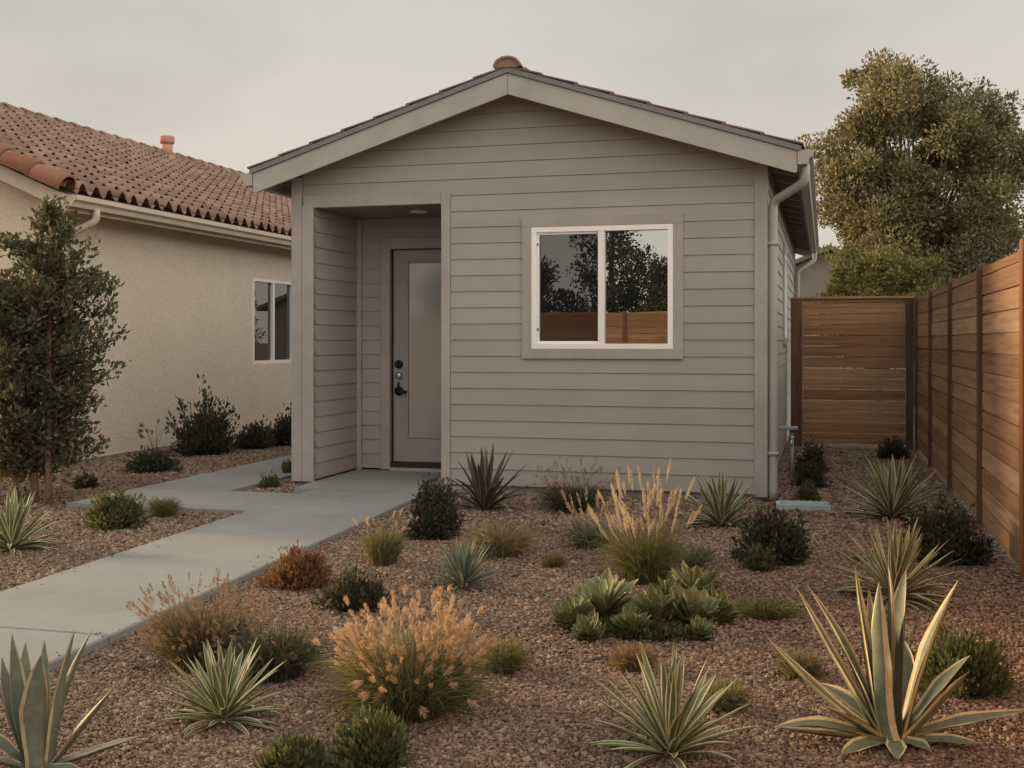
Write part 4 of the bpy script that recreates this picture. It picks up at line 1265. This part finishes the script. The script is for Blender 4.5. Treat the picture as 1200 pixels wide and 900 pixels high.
def shrub(parent, w, h, n_tw, leaf, per, mats=('l_dark', 'twig'), upright=0.4, flat=1.0, start=0.25, names=('foliage', 'stems'), depth=None, wide=0.5, lump=0.3, bush=1.0):
    c = np.array(parent.location)
    depth = depth or w
    az = rng.uniform(0, 6.28, n_tw)
    cz = rng.uniform(0.02, 1.0, n_tw) ** 0.8
    rad = np.sqrt(np.maximum(0, 1 - cz ** 2)) * rng.uniform(.72, 1.05, n_tw)
    lmp = 1 + lump * np.sin(az * 3 + rng.uniform(0, 6)) * np.cos(cz * 5 + rng.uniform(0, 6)) * 0.6 + rng.normal(0, lump * 0.35, n_tw)
    inner = rng.uniform(.55, 1.0, n_tw)
    lmp = lmp * inner
    tip = np.stack([c[0] + rad * np.cos(az) * w / 2 * lmp, c[1] + rad * np.sin(az) * depth / 2 * lmp, c[2] + np.maximum(0.02, cz * h * lmp)], 1)
    base = c + np.stack([rad * np.cos(az) * w * 0.10, rad * np.sin(az) * depth * 0.10, np.zeros(n_tw)], 1)
    mid = (base + tip) / 2 + np.stack([(tip[:, 0] - c[0]) * 0.12, (tip[:, 1] - c[1]) * 0.12, -h * 0.06 * np.ones(n_tw)], 1)
    b = MB()
    t = np.linspace(0, 1, 4)[None, :, None]
    P = (1 - t) ** 2 * base[:, None] + 2 * t * (1 - t) * mid[:, None] + t * t * tip[:, None]
    ribbons(b, P, np.full(n_tw, max(0.004, h * 0.010)))
    b.build(names[1], M[mats[1]], parent)
    # leaves along the outer part of each twig
    tt = rng.uniform(start, 1.0, (n_tw, per)) ** 0.8
    T = tt[..., None]
    C = (1 - T) ** 2 * base[:, None] + 2 * T * (1 - T) * mid[:, None] + T * T * tip[:, None]
    d = (tip - base); d /= np.linalg.norm(d, axis=1)[:, None] + 1e-9
    o = rng.normal(0, 1, (n_tw, per, 3))
    D = o * (1 - upright) * 0.8 + d[:, None] * 0.6 + np.array([0, 0, upright])[None, None]
    C = C + o * leaf * 0.35 * bush
    C = C.reshape(-1, 3); D = D.reshape(-1, 3)
    C[:, 2] = np.maximum(C[:, 2], c[2] + 0.006)
    b = MB()
    l = leaf * rng.uniform(.6, 1.25, len(C))
    leaf_quads(b, C, D, l, l * wide)
    return b.build(names[0], M[mats[0]], parent)
def grass(parent, n, h, spread, droop, r0, wid=0.004, mat_='g_green', heads=0, hmat='h_peach', hl=0.05, hr=0.012, hm=40, hh=1.0, hs=0.0016, hspread=None, name='blades', hdroop=0.1, hmin=0.8, lean=(0, 0), bmin=0.45):
    c = np.array(parent.location)
    b = MB()
    P = grass_paths(c, n, h, spread, droop, r0, lean=lean, hmin=bmin)
    ribbons(b, P, wid * rng.uniform(.6, 1.2, len(P)))
    b.build(name, M[mat_], parent)
    if heads:
        b = MB()
        P = grass_paths(c, heads, hh, hspread or spread * 1.1, hdroop, r0, hmin=hmin, lean=lean, arc=0.25)
        ribbons(b, P, np.full(heads, wid * 0.6), 0)
        D = P[:, -1] - P[:, -2]
        tufts(b, P[:, -1] - D * 0.1, D, hl * rng.uniform(.6, 1.2, heads), hr * rng.uniform(.7, 1.25, heads), hm, hs, 1)
        b.build('seed_heads', [M['g_straw'], M[hmat]], parent)
def explicit_agave(parent, leaves, mf, mats, seed, name='leaves', ws=0.97):
    r = random.Random(seed)
    b = MB()
    c = np.array(parent.location)
    d0 = depth_of(c)
    for (tu, tv, dd, cu, cv, w, tw) in leaves:
        tip = np.array(pt(tu, tv, d0 + dd))
        ctl = np.array(pt(cu, cv, d0 + dd * 0.45))
        tip[2] = max(tip[2], G + 0.02); ctl[2] = max(ctl[2], G + 0.02)
        az = tip - c; az[2] = 0
        nz = np.linalg.norm(az) + 1e-6
        p0 = c + az / nz * 0.035 + np.array([0, 0, 0.03])
        path = bez(p0, ctl, tip, 14)
        ax = (tip - p0) / np.linalg.norm(tip - p0)
        up = np.array([0, 0, 1.0]) * math.hypot(ax[0], ax[1]) - az / nz * max(0, ax[2]) + np.array([0, -0.25, 0.0])
        up = up + np.cross(ax, up) * tw
        leaf_strip(b, path, up, w * ws, agave_w, 0.42, r.uniform(*mf), 0.014, 0, 1, 0.10, r)
    return b.build(name, [M[mats[0]], M[mats[1]]], parent, True)
def place(u, v, back=0.0, sink=0.01):
    p = at(u, v)
    d = depth_of(p)
    k = (d + back) / d
    q = Vector((p.x * k, p.y * k, G - sink))
    return q, d + back
def px(n, d):
    return n * d / F

# ------------------------------------------------------------------ agaves and yuccas
p, d = place(1047, 872)
o = thing('agave', p, 'large grey green agave with cream leaf margins at the lower right, biggest in the yard', 'agave')
explicit_agave(o, [
    (897, 745, 0.10, 975, 835, .075, 0.2), (908, 853, -0.10, 960, 842, .070, 0.0), (905, 852, 0.05, 985, 868, .05, 0.3),
    (933, 688, 0.16, 985, 790, .070, 0.3), (946, 686, 0.10, 1002, 770, .066, 0.1),
    (1002, 664, 0.05, 1012, 770, .088, 0.1), (1030, 682, -0.06, 1020, 800, .100, 0.0), (1041, 662, 0.0, 1046, 760, .092, -0.1),
    (1062, 668, 0.06, 1046, 750, .085, -0.3), (1018, 690, 0.14, 1020, 770, .07, 0.2), (1055, 745, 0.2, 1075, 790, .06, 0),
    (1123, 680, 0.05, 1078, 770, .080, -0.5), (1137, 768, 0.08, 1105, 800, .075, -0.3), (1137, 786, -0.05, 1110, 815, .070, -0.6),
    (1210, 832, 0.08, 1120, 845, .065, 0.0), (1150, 879, -0.06, 1110, 868, .060, 0.0),
    (985, 893, -0.16, 1010, 880, .075, 0.0), (1052, 912, -0.2, 1050, 880, .07, 0.0), (966, 828, -0.04, 1000, 845, .072, 0.3),
    (1090, 900, -0.12, 1075, 880, .06, 0.0), (960, 800, 0.25, 1000, 820, .07, 0)], (0.20, 0.40), ('a_green', 'a_cream'), 1)
p, d = place(45, 905)
o = thing('agave', p, 'blue green agave with thin gold leaf margins beside the walk at the lower left', 'agave')
explicit_agave(o, [
    (14, 742, 0.02, 15, 830, .085, 0.1), (30, 752, 0.10, 25, 830, .07, 0.0), (48, 768, -0.08, 38, 840, .105, 0.05), (52, 750, 0.12, 52, 830, .06, 0),
    (88, 738, 0.02, 66, 830, .075, -0.4), (108, 738, 0.10, 62, 830, .08, -0.5), (138, 800, 0.05, 90, 860, .055, -0.2), (165, 862, 0.0, 100, 885, .05, 0.0),
    (2, 770, 0.1, 10, 840, .07, 0.2), (-30, 850, 0.0, 0, 870, .06, 0.2), (-15, 890, -0.1, 15, 895, .05, 0), (100, 905, -0.15, 70, 900, .05, 0), (30, 930, -0.2, 40, 905, .07, 0)], (0.12, 0.22), ('a_blue', 'a_gold'), 2, ws=0.88)
YG = 'yuccas and agaves in the gravel'
def yucca(u, v, n, Lpx, wpx, label, seed, mats=('y_green', 'y_cream'), name='yucca', cat='yucca', **kw):
    p, d = place(u, v)
    o = thing(name, p, label, cat)
    kw.setdefault('hole', 0.03)
    rosette(o, seed, int(n * 1.35), px(Lpx, d), px(wpx * 0.74, d), mats=mats, **kw)
    return o, d
o, d = yucca(785, 886, 44, 118, 15, 'pale striped yucca at the bottom edge, front centre of the gravel bed', 21, e0=86, e1=0, droop=0.15, mfrac=0.33)
o, d = yucca(262, 846, 46, 88, 13, 'small striped yucca between the walk and the brown flowering clumps', 22, e0=86, e1=-4, droop=0.25, mfrac=0.28)
o, d = yucca(1045, 608, 52, 78, 8, 'spiky striped yucca at the mouth of the side yard', 23, e0=86, e1=-2, droop=0.15, mfrac=0.3, k=6)
o, d = yucca(1048, 703, 60, 94, 9, 'spiky striped yucca right behind the big agave', 24, e0=84, e1=-4, droop=0.3, mfrac=0.3, k=6)
o, d = yucca(845, 618, 40, 66, 9, 'short olive yucca near the house corner left of the downspout', 25, e0=88, e1=8, droop=0.2, mfrac=0.25, k=6)
o, d = yucca(14, 645, 50, 72, 9, 'spiky pale yucca at the left edge below the young tree', 26, e0=86, e1=-4, droop=0.3, mfrac=0.3, k=6)
o, d = yucca(568, 598, 26, 76, 11, 'dark flax with brown edged leaves against the clapboard wall by the porch', 27, mats=('y_dark', 'y_brown'), name='flax_plant', cat='flax', e0=88, e1=15, droop=0.35, mfrac=0.2, k=8)
o, d = yucca(543, 688, 90, 54, 4.6, 'blue grey grassy yucca in the middle of the gravel bed', 28, mats=('g_blue', 'g_blue'), e0=89, e1=10, droop=0.2, mfrac=0.3, k=6, thick=0, Lin=0.8)

# ------------------------------------------------------------------ grasses
def gr_thing(u, v, label, back=0.0, name='ornamental_grass', cat='grass clump'):
    p, d = place(u, v, back)
    return thing(name, p, label, cat), d
o, d = gr_thing(478, 834, 'large peach headed grass clump in the front middle of the gravel bed')
grass(o, 3000, px(112, d), px(80, d), 0.28, px(44, d), 0.0036, 'g_green', 0, bmin=0.3)
grass(o, 900, px(128, d), px(84, d), 0.12, px(44, d), 0.0030, 'g_straw', 230, 'h_peach', px(12, d), px(4.4, d), 84, px(152, d), 0.0011, px(60, d), hdroop=0.08, hmin=0.55, bmin=0.5, name='dry_blades')
grass(o, 16, px(70, d), px(84, d), 0.25, px(30, d), 0.003, 'g_straw', 26, 'h_peach', px(9, d), px(6.5, d), 90, px(140, d), 0.0012, px(74, d), hdroop=0.35, hmin=0.45, name='loose_stalks')
o, d = gr_thing(238, 780, 'brown flowering grass clump beside the walk, left of the peach headed clump')
grass(o, 1700, px(90, d), px(52, d), 0.14, px(36, d), 0.0040, 'g_brown', 210, 'h_pink', px(14, d), px(2.8, d), 52, px(110, d), 0.0010, px(54, d), hdroop=0.06, hmin=0.4)
o, d = gr_thing(322, 794, 'dark green grass clump with faded pink heads behind the small striped yucca')
grass(o, 1500, px(74, d), px(56, d), 0.25, px(28, d), 0.0040, 'g_dark', 80, 'h_pink', px(13, d), px(2.6, d), 44, px(98, d), 0.0010, px(50, d), hdroop=0.08, hmin=0.5)
o, d = gr_thing(755, 682, 'tall fountain grass with cream plumes behind the green rosettes', name='fountain_grass')
grass(o, 1500, px(92, d), px(54, d), 0.18, px(24, d), 0.0038, 'g_olive', 64, 'h_cream', px(26, d), px(2.6, d), 200, px(136, d), 0.0014, px(37, d), hdroop=0.0, hmin=0.42, bmin=0.35)
o, d = gr_thing(587, 788, 'rounded olive tuft touching the right side of the peach headed clump')
grass(o, 1100, px(54, d), px(36, d), 0.25, px(16, d), 0.0034, 'g_olive')
o, d = gr_thing(449, 662, 'yellow green upright tuft between the russet mound and the dark round shrub')
grass(o, 900, px(58, d), px(26, d), 0.12, px(14, d), 0.0042, 'g_olive', 10, 'h_peach', px(10, d), px(3, d), 26, px(72, d), 0.0018)
o, d = gr_thing(585, 652, 'feathery straw coloured grass behind the blue grey yucca')
grass(o, 1300, px(56, d), px(46, d), 0.3, px(20, d), 0.0036, 'g_straw')
grass(o, 700, px(44, d), px(34, d), 0.3, px(18, d), 0.0036, 'g_dark', name='green_blades')
o, d = gr_thing(672, 600, 'dark grass with rusty flower stalks against the clapboard wall')
grass(o, 1300, px(48, d), px(40, d), 0.3, px(20, d), 0.0048, 'g_dark', 110, 'h_pink', px(7, d), px(2.2, d), 22, px(66, d), 0.0018, px(34, d), hdroop=0.0, hmin=0.5)
o, d = gr_thing(192, 607, 'pale olive tuft on the edge of the side path beside a dark mound')
grass(o, 700, px(34, d), px(20, d), 0.15, px(10, d), 0.0044, 'g_olive')
TUF = [(649, 665, 13, 22, 'tiny brown tuft alone in the gravel left of the fountain grass', 'g_rust'),
       (742, 784, 25, 38, 'small rusty tuft in front of the green rosettes', 'g_rust'),
       (847, 832, 28, 46, 'small olive tuft to the right of the front centre yucca', 'g_olive'),
       (938, 792, 26, 40, 'small olive tuft just left of the big agave', 'g_olive'),
       (897, 724, 34, 34, 'wide low green tuft midway between the rosettes and the fence', 'g_green')]
for u, v, hw, h, lab, m_ in TUF:
    o, d = gr_thing(u, v, lab, name='grass_tuft', cat='grass tuft')
    grass(o, 900, px(h, d), px(hw * 0.95, d), 0.2, px(hw * 0.65, d), 0.0036, m_)
    if m_ != 'g_green':
        grass(o, 250, px(h * 1.1, d), px(hw * 1.0, d), 0.2, px(hw * 0.6, d), 0.003, 'g_straw', name='dry_blades')
o, d = gr_thing(812, 665, 'grey green strappy tuft at the right foot of the fountain grass', name='grass_tuft', cat='grass tuft')
grass(o, 260, px(38, d), px(32, d), 0.3, px(10, d), 0.009, 'l_greygreen')
o, d = gr_thing(693, 642, 'small blue green clump with peach spikes left of the fountain grass', name='grass_tuft', cat='grass tuft')
grass(o, 300, px(40, d), px(30, d), 0.25, px(14, d), 0.014, 'l_greygreen', 14, 'h_peach', px(20, d), px(3.2, d), 90, px(72, d), 0.0018, px(30, d), hmin=0.45)

# ------------------------------------------------------------------ low shrubs
def sh(u, v, wpx, hpx, label, mats=('l_dark', 'twig'), leafpx=7, n=160, per=16, name='low_shrub', cat='shrub', back=None, **kw):
    p = at(u, v); d = depth_of(p)
    w = px(wpx, d)
    p, d = place(u, v, w * 0.32 if back is None else back)
    o = thing(name, p, label, cat)
    shrub(o, px(wpx, d), px(hpx, d) * 1.0, n, px(leafpx, d), per, mats, **kw)
    return o, d
sh(510, 634, 74, 76, 'dark clipped round shrub at the corner of the porch walk', leafpx=5.5, n=420, per=22, lump=0.12)
sh(350, 694, 100, 48, 'russet mound beside the front walk', ('l_russet', 'twig'), 5.5, 420, 14, upright=0.7)
sh(418, 720, 94, 44, 'dark green low mound behind the peach headed clump', leafpx=6, n=360, per=18, upright=0.6)
sh(905, 664, 98, 62, 'dark spreading shrub in front of the downspout corner', leafpx=7, n=380, per=20)
sh(890, 670, 40, 30, 'small dark mound tucked at the front of the downspout shrub', ('l_mid', 'twig'), leafpx=6, n=140, per=14)
sh(1108, 665, 112, 72, 'dark spreading shrub along the right fence', leafpx=7, n=460, per=20)
sh(1126, 822, 128, 74, 'leafy green shrub behind the big agave at the fence side', ('l_mid', 'twig'), 10, 300, 16, upright=0.6)
sh(435, 905, 100, 62, 'leafy green mound cut by the bottom edge below the peach clump', ('l_mid', 'twig'), 11, 260, 16, upright=0.65)
sh(345, 912, 90, 38, 'low leafy mound cut by the bottom edge near the walk', ('l_mid', 'twig'), 11, 200, 14, upright=0.65)
sh(135, 622, 72, 44, 'dark leafy mound on the gravel beside the pale olive tuft', ('l_mid', 'twig'), 7, 320, 16, upright=0.4)
sh(178, 556, 66, 28, 'flat dark mound at the foot of the stucco wall', leafpx=5, n=260, per=14)
sh(101, 574, 34, 18, 'small dark tuft near the foot of the young tree', leafpx=5, n=110, per=10)
sh(238, 536, 92, 72, 'tall twiggy dark bush against the stucco wall', leafpx=6, n=260, per=18, lump=0.55, back=0.3, upright=0.6)
sh(298, 528, 48, 34, 'low dark hedge plant under the stucco house window, left one', leafpx=5, n=220, per=14)
sh(334, 524, 44, 40, 'low dark hedge plant under the stucco house window, next to the cottage', leafpx=5, n=220, per=14)
sh(316, 572, 28, 16, 'tiny plant in the gravel triangle by the porch post', ('l_mid', 'twig'), leafpx=5, n=70, per=9, upright=0.7, back=0.03)
sh(339, 558, 14, 18, 'tiny upright plant touching the left porch corner', ('l_mid', 'twig'), leafpx=6, n=40, per=8, upright=0.8, back=0.02)
sh(946, 588, 30, 26, 'small mound nearest the splash block along the side wall', ('l_mid', 'twig'), leafpx=4, n=160, per=12)
sh(950, 574, 46, 34, 'second dark mound from the splash block along the side wall', leafpx=4, n=200, per=12)
sh(952, 556, 46, 42, 'third dark mound from the splash block beside the standpipe', leafpx=4, n=200, per=12)
sh(1046, 540, 42, 28, 'dark mound in the shady corner by the cross fence', leafpx=4, n=200, per=12)
sh(1008, 660, 20, 0.1 + 12, 'tiny green seedling left of the yucca behind the agave', ('l_mid', 'twig'), leafpx=4, n=20, per=8)

p, d = place(182, 545, 0.5)
o = thing('dry_stalk', p, 'thin grey dry stalk with a small head against the stucco wall', 'dry plant')
b = MB()
c = np.array(p)
P = grass_paths(c, 14, px(52, d), px(22, d), 0.05, 0.02)
ribbons(b, P, np.full(14, 0.008))
tufts(b, P[:, -1], P[:, -1] - P[:, -2], np.full(14, 0.05), np.full(14, 0.03), 20, 0.006)
b.build('stalks', M['twig'], o)

# ------------------------------------------------------------------ green rosettes (aeonium clump)
succ_w = lambda u: np.interp(u, [0, .2, .6, .82, .94, 1], [.42, .5, .9, 1, .72, .12])
RS_ = [(708, 736, 50, 's_pale', 84, 'largest pale green open rosette, left of the rosette cluster', 14, 0),
       (672, 742, 27, 's_green', 56, 'small green rosette at the far left of the cluster', 8, 1),
       (690, 754, 22, 's_green', 44, 'small green rosette at the front left below the largest rosette', 4, 1),
       (768, 742, 34, 's_green', 64, 'dark green cupped rosette in the middle of the cluster', 10, 1),
       (808, 742, 36, 's_pale', 64, 'green cupped rosette with pale edges in the right half of the cluster', 12, 1),
       (838, 734, 28, 's_green', 52, 'green rosette at the right end of the cluster', 8, 1),
       (818, 754, 20, 's_green', 40, 'smallest green rosette at the front right of the cluster', 4, 1),
       (784, 716, 28, 's_green', 52, 'green rosette at the back of the cluster under the fountain grass', 10, 0),
       (812, 710, 38, 's_pale', 64, 'pale spiky rosette at the back right of the cluster', 12, 0),
       (740, 750, 26, 's_green', 50, 'dark green rosette between the largest and the cupped middle rosette', 5, 1)]
rc_ = at(752, 728)
for i, (u, v, rpx, m_, n, lab, lift, cup) in enumerate(RS_):
    p, d = place(u, v, 0.06)
    o = thing('succulent_rosette', p, lab, 'succulent', 'green rosettes in the succulent cluster')
    lf = px(lift, d)
    top_p = p + Vector((0, 0, lf))
    st = MB()
    st.tube([tuple(p - Vector((0, 0, .02))), tuple(p + Vector((0, 0, lf + 0.015)))], [0.018, 0.02], 8)
    st.build('stem', M['dry'], o, True)
    o.location = top_p
    ax_ = Vector((p.x - rc_.x, (p.y - rc_.y) * 1.0 - 0.10, 0))
    tl = Matrix.Rotation(math.radians(24 + 8 * (i % 3)), 3, Vector((0, 0, 1)).cross(ax_).normalized())
    ch = rosette(o, 40 + i, n, px(rpx, d), px(rpx * (0.40 if cup else 0.27), d), e0=88, e1=-18, pw=0.75 if cup else 0.55, droop=-0.75 if cup else -0.15, fold=0.35, mfrac=0.16, thick=0.008,
                 mats=(m_, 's_edge'), wprof=succ_w, k=6, Lin=0.72 if cup else 0.5, hole=0.012, tilt=tl)
    o.location = p
    ch.location.z += lf
p, d = place(752, 750, 0.1)
o = thing('succulent_mat', p, 'dark green leafy mat filling the gaps under the rosette cluster', 'ground cover')
shrub(o, px(166, d), px(18, d), 420, px(8, d), 16, ('l_mid', 'twig'), upright=0.5, depth=px(90, d), lump=0.15)

# ------------------------------------------------------------------ trees
def limb(b, p0, p1, r0, r1, seed, bend=0.12, k=6, n=8):
    r = random.Random(seed)
    p0, p1 = Vector(p0), Vector(p1)
    L = (p1 - p0).length
    off = Vector((r.uniform(-1, 1), r.uniform(-1, 1), r.uniform(-.3, .6))) * L * bend
    ps = [p0.lerp(p0.lerp(p1, .5) + off, t).lerp((p0.lerp(p1, .5) + off).lerp(p1, t), t) for t in np.linspace(0, 1, k)]
    b.tube(ps, [r0 + (r1 - r0) * t for t in np.linspace(0, 1, k)], n)
    return ps
def crown(parent, clumps, leaf, per, mat_, wide=0.5, name='crown', up=0.3, trunk_mb=None, seedp=None):
    """clumps: array n x 4 (x, y, z, radius). Leaves sit on short sprays inside each clump."""
    b = MB()
    C = np.repeat(clumps[:, :3], per, 0)
    R = np.repeat(clumps[:, 3], per)
    o = rng.normal(0, 1, (len(C), 3)); o /= np.linalg.norm(o, axis=1)[:, None]
    q = rng.uniform(0, 1, len(C)) ** 0.45
    pos_ = C + o * (R * q)[:, None] * np.array([1, 1, 0.85])
    D = o + rng.normal(0, .6, (len(C), 3)) + np.array([0, 0, up])
    l = leaf * rng.uniform(.6, 1.25, len(C))
    leaf_quads(b, pos_, D, l, l * wide)
    return b.build(name, M[mat_], parent)

# young multi-stem tree at the left
p, d = place(46, 592)
yt = thing('young_tree', p, 'young multi stem evergreen with small dark leaves in front of the stucco house', 'tree')
b = MB()
H = px(352, d)
r9 = random.Random(9)
tips = []
stems = [((-0.08, 0.05), (-0.13, 0.1), 0.034, 0.86), ((0.10, -0.02), (0.10, 0.0), 0.032, 0.97), ((0.0, 0.12), (-0.32, 0.2), 0.024, 0.74), ((-0.18, -0.03), (-0.30, -0.1), 0.026, 0.66)]
for i, (q0, q1, r0, hf) in enumerate(stems):
    ps = limb(b, p + Vector((q0[0], q0[1], 0)), p + Vector((q1[0] * 1.0, q1[1], H * hf)), r0, 0.006, 60 + i, 0.05, 9)
    for k in range(2, 9):
        for j in range(13):
            t0 = ps[k].lerp(ps[k - 1], r9.uniform(0, 1))
            z = (t0.z - p.z) / H
            reach = np.interp(z, [0.05, .2, .40, .62, .82, .95, 1], [.34, .54, .70, .70, .52, .24, .05]) * r9.uniform(.30, 1.0)
            az = r9.uniform(0, 6.28)
            e = t0 + Vector((math.cos(az) * reach, math.sin(az) * reach * 0.9, reach * r9.uniform(.15, .7)))
            limb(b, t0, e, 0.007, 0.002, 100 + i * 99 + k * 11 + j, 0.1, 4, 5)
            tips.append((t0, e))
b.build('trunk', M['bark_red'], yt, True)
C, D = [], []
for a, e in tips:
    n = int(28 + 84 * (e - a).length)
    for _ in range(n):
        t = r9.uniform(0.2, 1.0) ** 0.8
        q = a.lerp(e, t) + Vector((r9.gauss(0, .035), r9.gauss(0, .035), r9.gauss(0, .035)))
        C.append(q); D.append((e - a).normalized() * .6 + Vector((r9.gauss(0, .6), r9.gauss(0, .6), r9.gauss(.35, .5))))
C = np.array([tuple(q) for q in C]); D = np.array([tuple(q) for q in D])
# a few low sprays round the stems
n = 500
C2 = np.stack([rng.normal(p.x - 0.15, .22, n), rng.normal(p.y + .1, .2, n), p.z + rng.uniform(.05, .6, n)], 1)
C = np.concatenate([C, C2]); D = np.concatenate([D, rng.normal(0, 1, (n, 3)) + np.array([0, 0, .5])])
b = MB()
l = 0.058 * rng.uniform(.6, 1.25, len(C))
leaf_quads(b, C, D, l, l * 0.5)
b.build('crown', M['l_tree'], yt)

def big_tree(u, v_top, d, wpx, hpx_crown, label, mat_, leaf, nclump, per, seed, trunk_r=0.22, lean=0.0, group=None, name='broadleaf_tree', cpx=None, rad=(0.28, 0.62), cat='tree'):
    r = random.Random(seed)
    w = px(wpx, d) / 2
    ztop = CAMZ + (400 - v_top) * d / F
    hc = px(hpx_crown, d) / 2
    base = pt(u, 400, d); base.z = G
    o = thing(name, base, label, cat, group)
    c = Vector((base.x + lean, base.y, ztop - hc))
    cl = []
    while len(cl) < nclump:
        q = Vector((r.gauss(0, 1), r.gauss(0, 1), r.gauss(0, 1))).normalized()
        m = r.uniform(0.35, 1.0) ** 0.55
        lump = 1 + 0.16 * math.sin(3.7 * q.x + seed) * math.cos(4.3 * q.z + seed * 2) + 0.10 * math.sin(6 * q.x + 5 * q.z + seed)
        rr_ = r.uniform(*rad) * min(w, hc) * 0.5
        x, y, z = q.x * m * lump * (w - rr_ * .5), q.y * m * lump * (w - rr_ * .5), q.z * m * lump * (hc - rr_ * .5)
        if z < 0: z *= 0.95
        cl.append((c.x + x, c.y + y, max(c.z + z, G + 0.3), rr_))
    cl = np.array(cl)
    b = MB()
    fork = Vector((base.x + lean * .4, base.y, base.z + max(0.6, (c.z - base.z) * 0.5)))
    limb(b, base, fork, trunk_r, trunk_r * .75, seed, 0.04, 6, 10)
    for i in range(min(70, nclump)):
        q = Vector(cl[i, :3])
        m_ = fork.lerp(q, 0.55) + Vector((0, 0, hc * 0.05))
        limb(b, fork, m_, trunk_r * .36, trunk_r * .14, seed + i, 0.08, 4, 5)
        limb(b, m_, q, trunk_r * .14, trunk_r * .04, seed + i + 500, 0.1, 4, 4)
    b.build('trunk', M['bark'], o, True)
    crown(o, cl, leaf, per, mat_)
    return o
big_tree(1078, 72, 24.0, 256, 310, 'big round evergreen tree rising above the side fence, lit from the left', 'l_big', 0.095, 350, 310, 31, 0.22, rad=(0.19, 0.44))
big_tree(1032, 280, 19.5, 140, 170, 'sunlit yellow green bush rising behind the cross fence', 'l_yellow', 0.085, 110, 170, 32, 0.07, rad=(0.2, 0.5), name='tall_bush', cat='bush')
big_tree(1145, 270, 20.5, 150, 190, 'dark green bush behind the side fence below the big tree', 'l_dark', 0.085, 80, 150, 33, 0.07, name='tall_bush', cat='bush')
big_tree(985, 262, 29.0, 84, 200, 'loose leaning small tree behind the cottage gutter end', 'l_yellow', 0.10, 40, 60, 34, 0.09, lean=0.3, name='small_tree')
# trees behind the camera, mirrored in the window
for i, (x, y, w, h, lab) in enumerate(((-5.4, -10.5, 3.2, 6.4, 'tall dark tree mirrored in the right window pane'), (-7.6, -9.8, 3.6, 3.4, 'dark hedge mirrored behind the orange fence in the left pane'),
                                       (-3.6, -9.0, 2.6, 3.2, 'dark hedge mirrored at the right edge of the window'), (-10.5, -10.5, 3.4, 3.6, 'dark hedge mirrored at the left edge of the window'))):
    o = thing('street_tree' if i == 0 else 'tall_hedge', (x, y, G), lab, 'tree' if i == 0 else 'hedge')
    r = random.Random(70 + i)
    cl = np.array([(x + r.gauss(0, .28) * w * (1.15 - hh_), y + r.gauss(0, .22) * w, G + 0.4 + hh_ * (h - .6), r.uniform(.25, .5)) for hh_ in [r.uniform(0, 1) for _ in range(110)]])
    b = MB(); limb(b, (x, y, G), (x, y, h * .8), .14, .03, 80 + i, .04)
    for q in cl[:25]:
        limb(b, (x, y, min(q[2] * .8, h * .7)), q[:3], .03, .01, 90 + i, .1, 4, 5)
    b.build('trunk', M['bark'], o, True)
    crown(o, cl, 0.12, 150 if i == 0 else 260, 'l_dark')

# distant grey roofed house between the cottage and the big tree
dh = thing('distant_house', (1.2, 40, G), 'far grey roofed house glimpsed above the cross fence', 'house')
pc = pt(972, 345, 38.0)
b = MB()
b.box(pc.x - 4.0, pc.x + 4.0, pc.y, pc.y + 7, G - .1, 2.55); b.build('wall', M['soffit'], dh)
b = MB()
for sd in (-1, 1):
    poly = [(0, 4.3), (4.4, 2.45), (4.4, 2.58), (0, 4.45)]
    b.prism(poly if sd < 0 else poly[::-1], lambda p_, q_, t, sd=sd: (pc.x + sd * p_, t, q_), pc.y - .4, pc.y + 7.4)
b.build('roof', M['grey_roof'], dh)
b = MB()
b.add([(pc.x - 4, pc.y + .01, 2.55), (pc.x + 4, pc.y + .01, 2.55), (pc.x, pc.y + .01, 4.28)], (0, 1, 2))
b.build('gable', M['soffit'], dh)
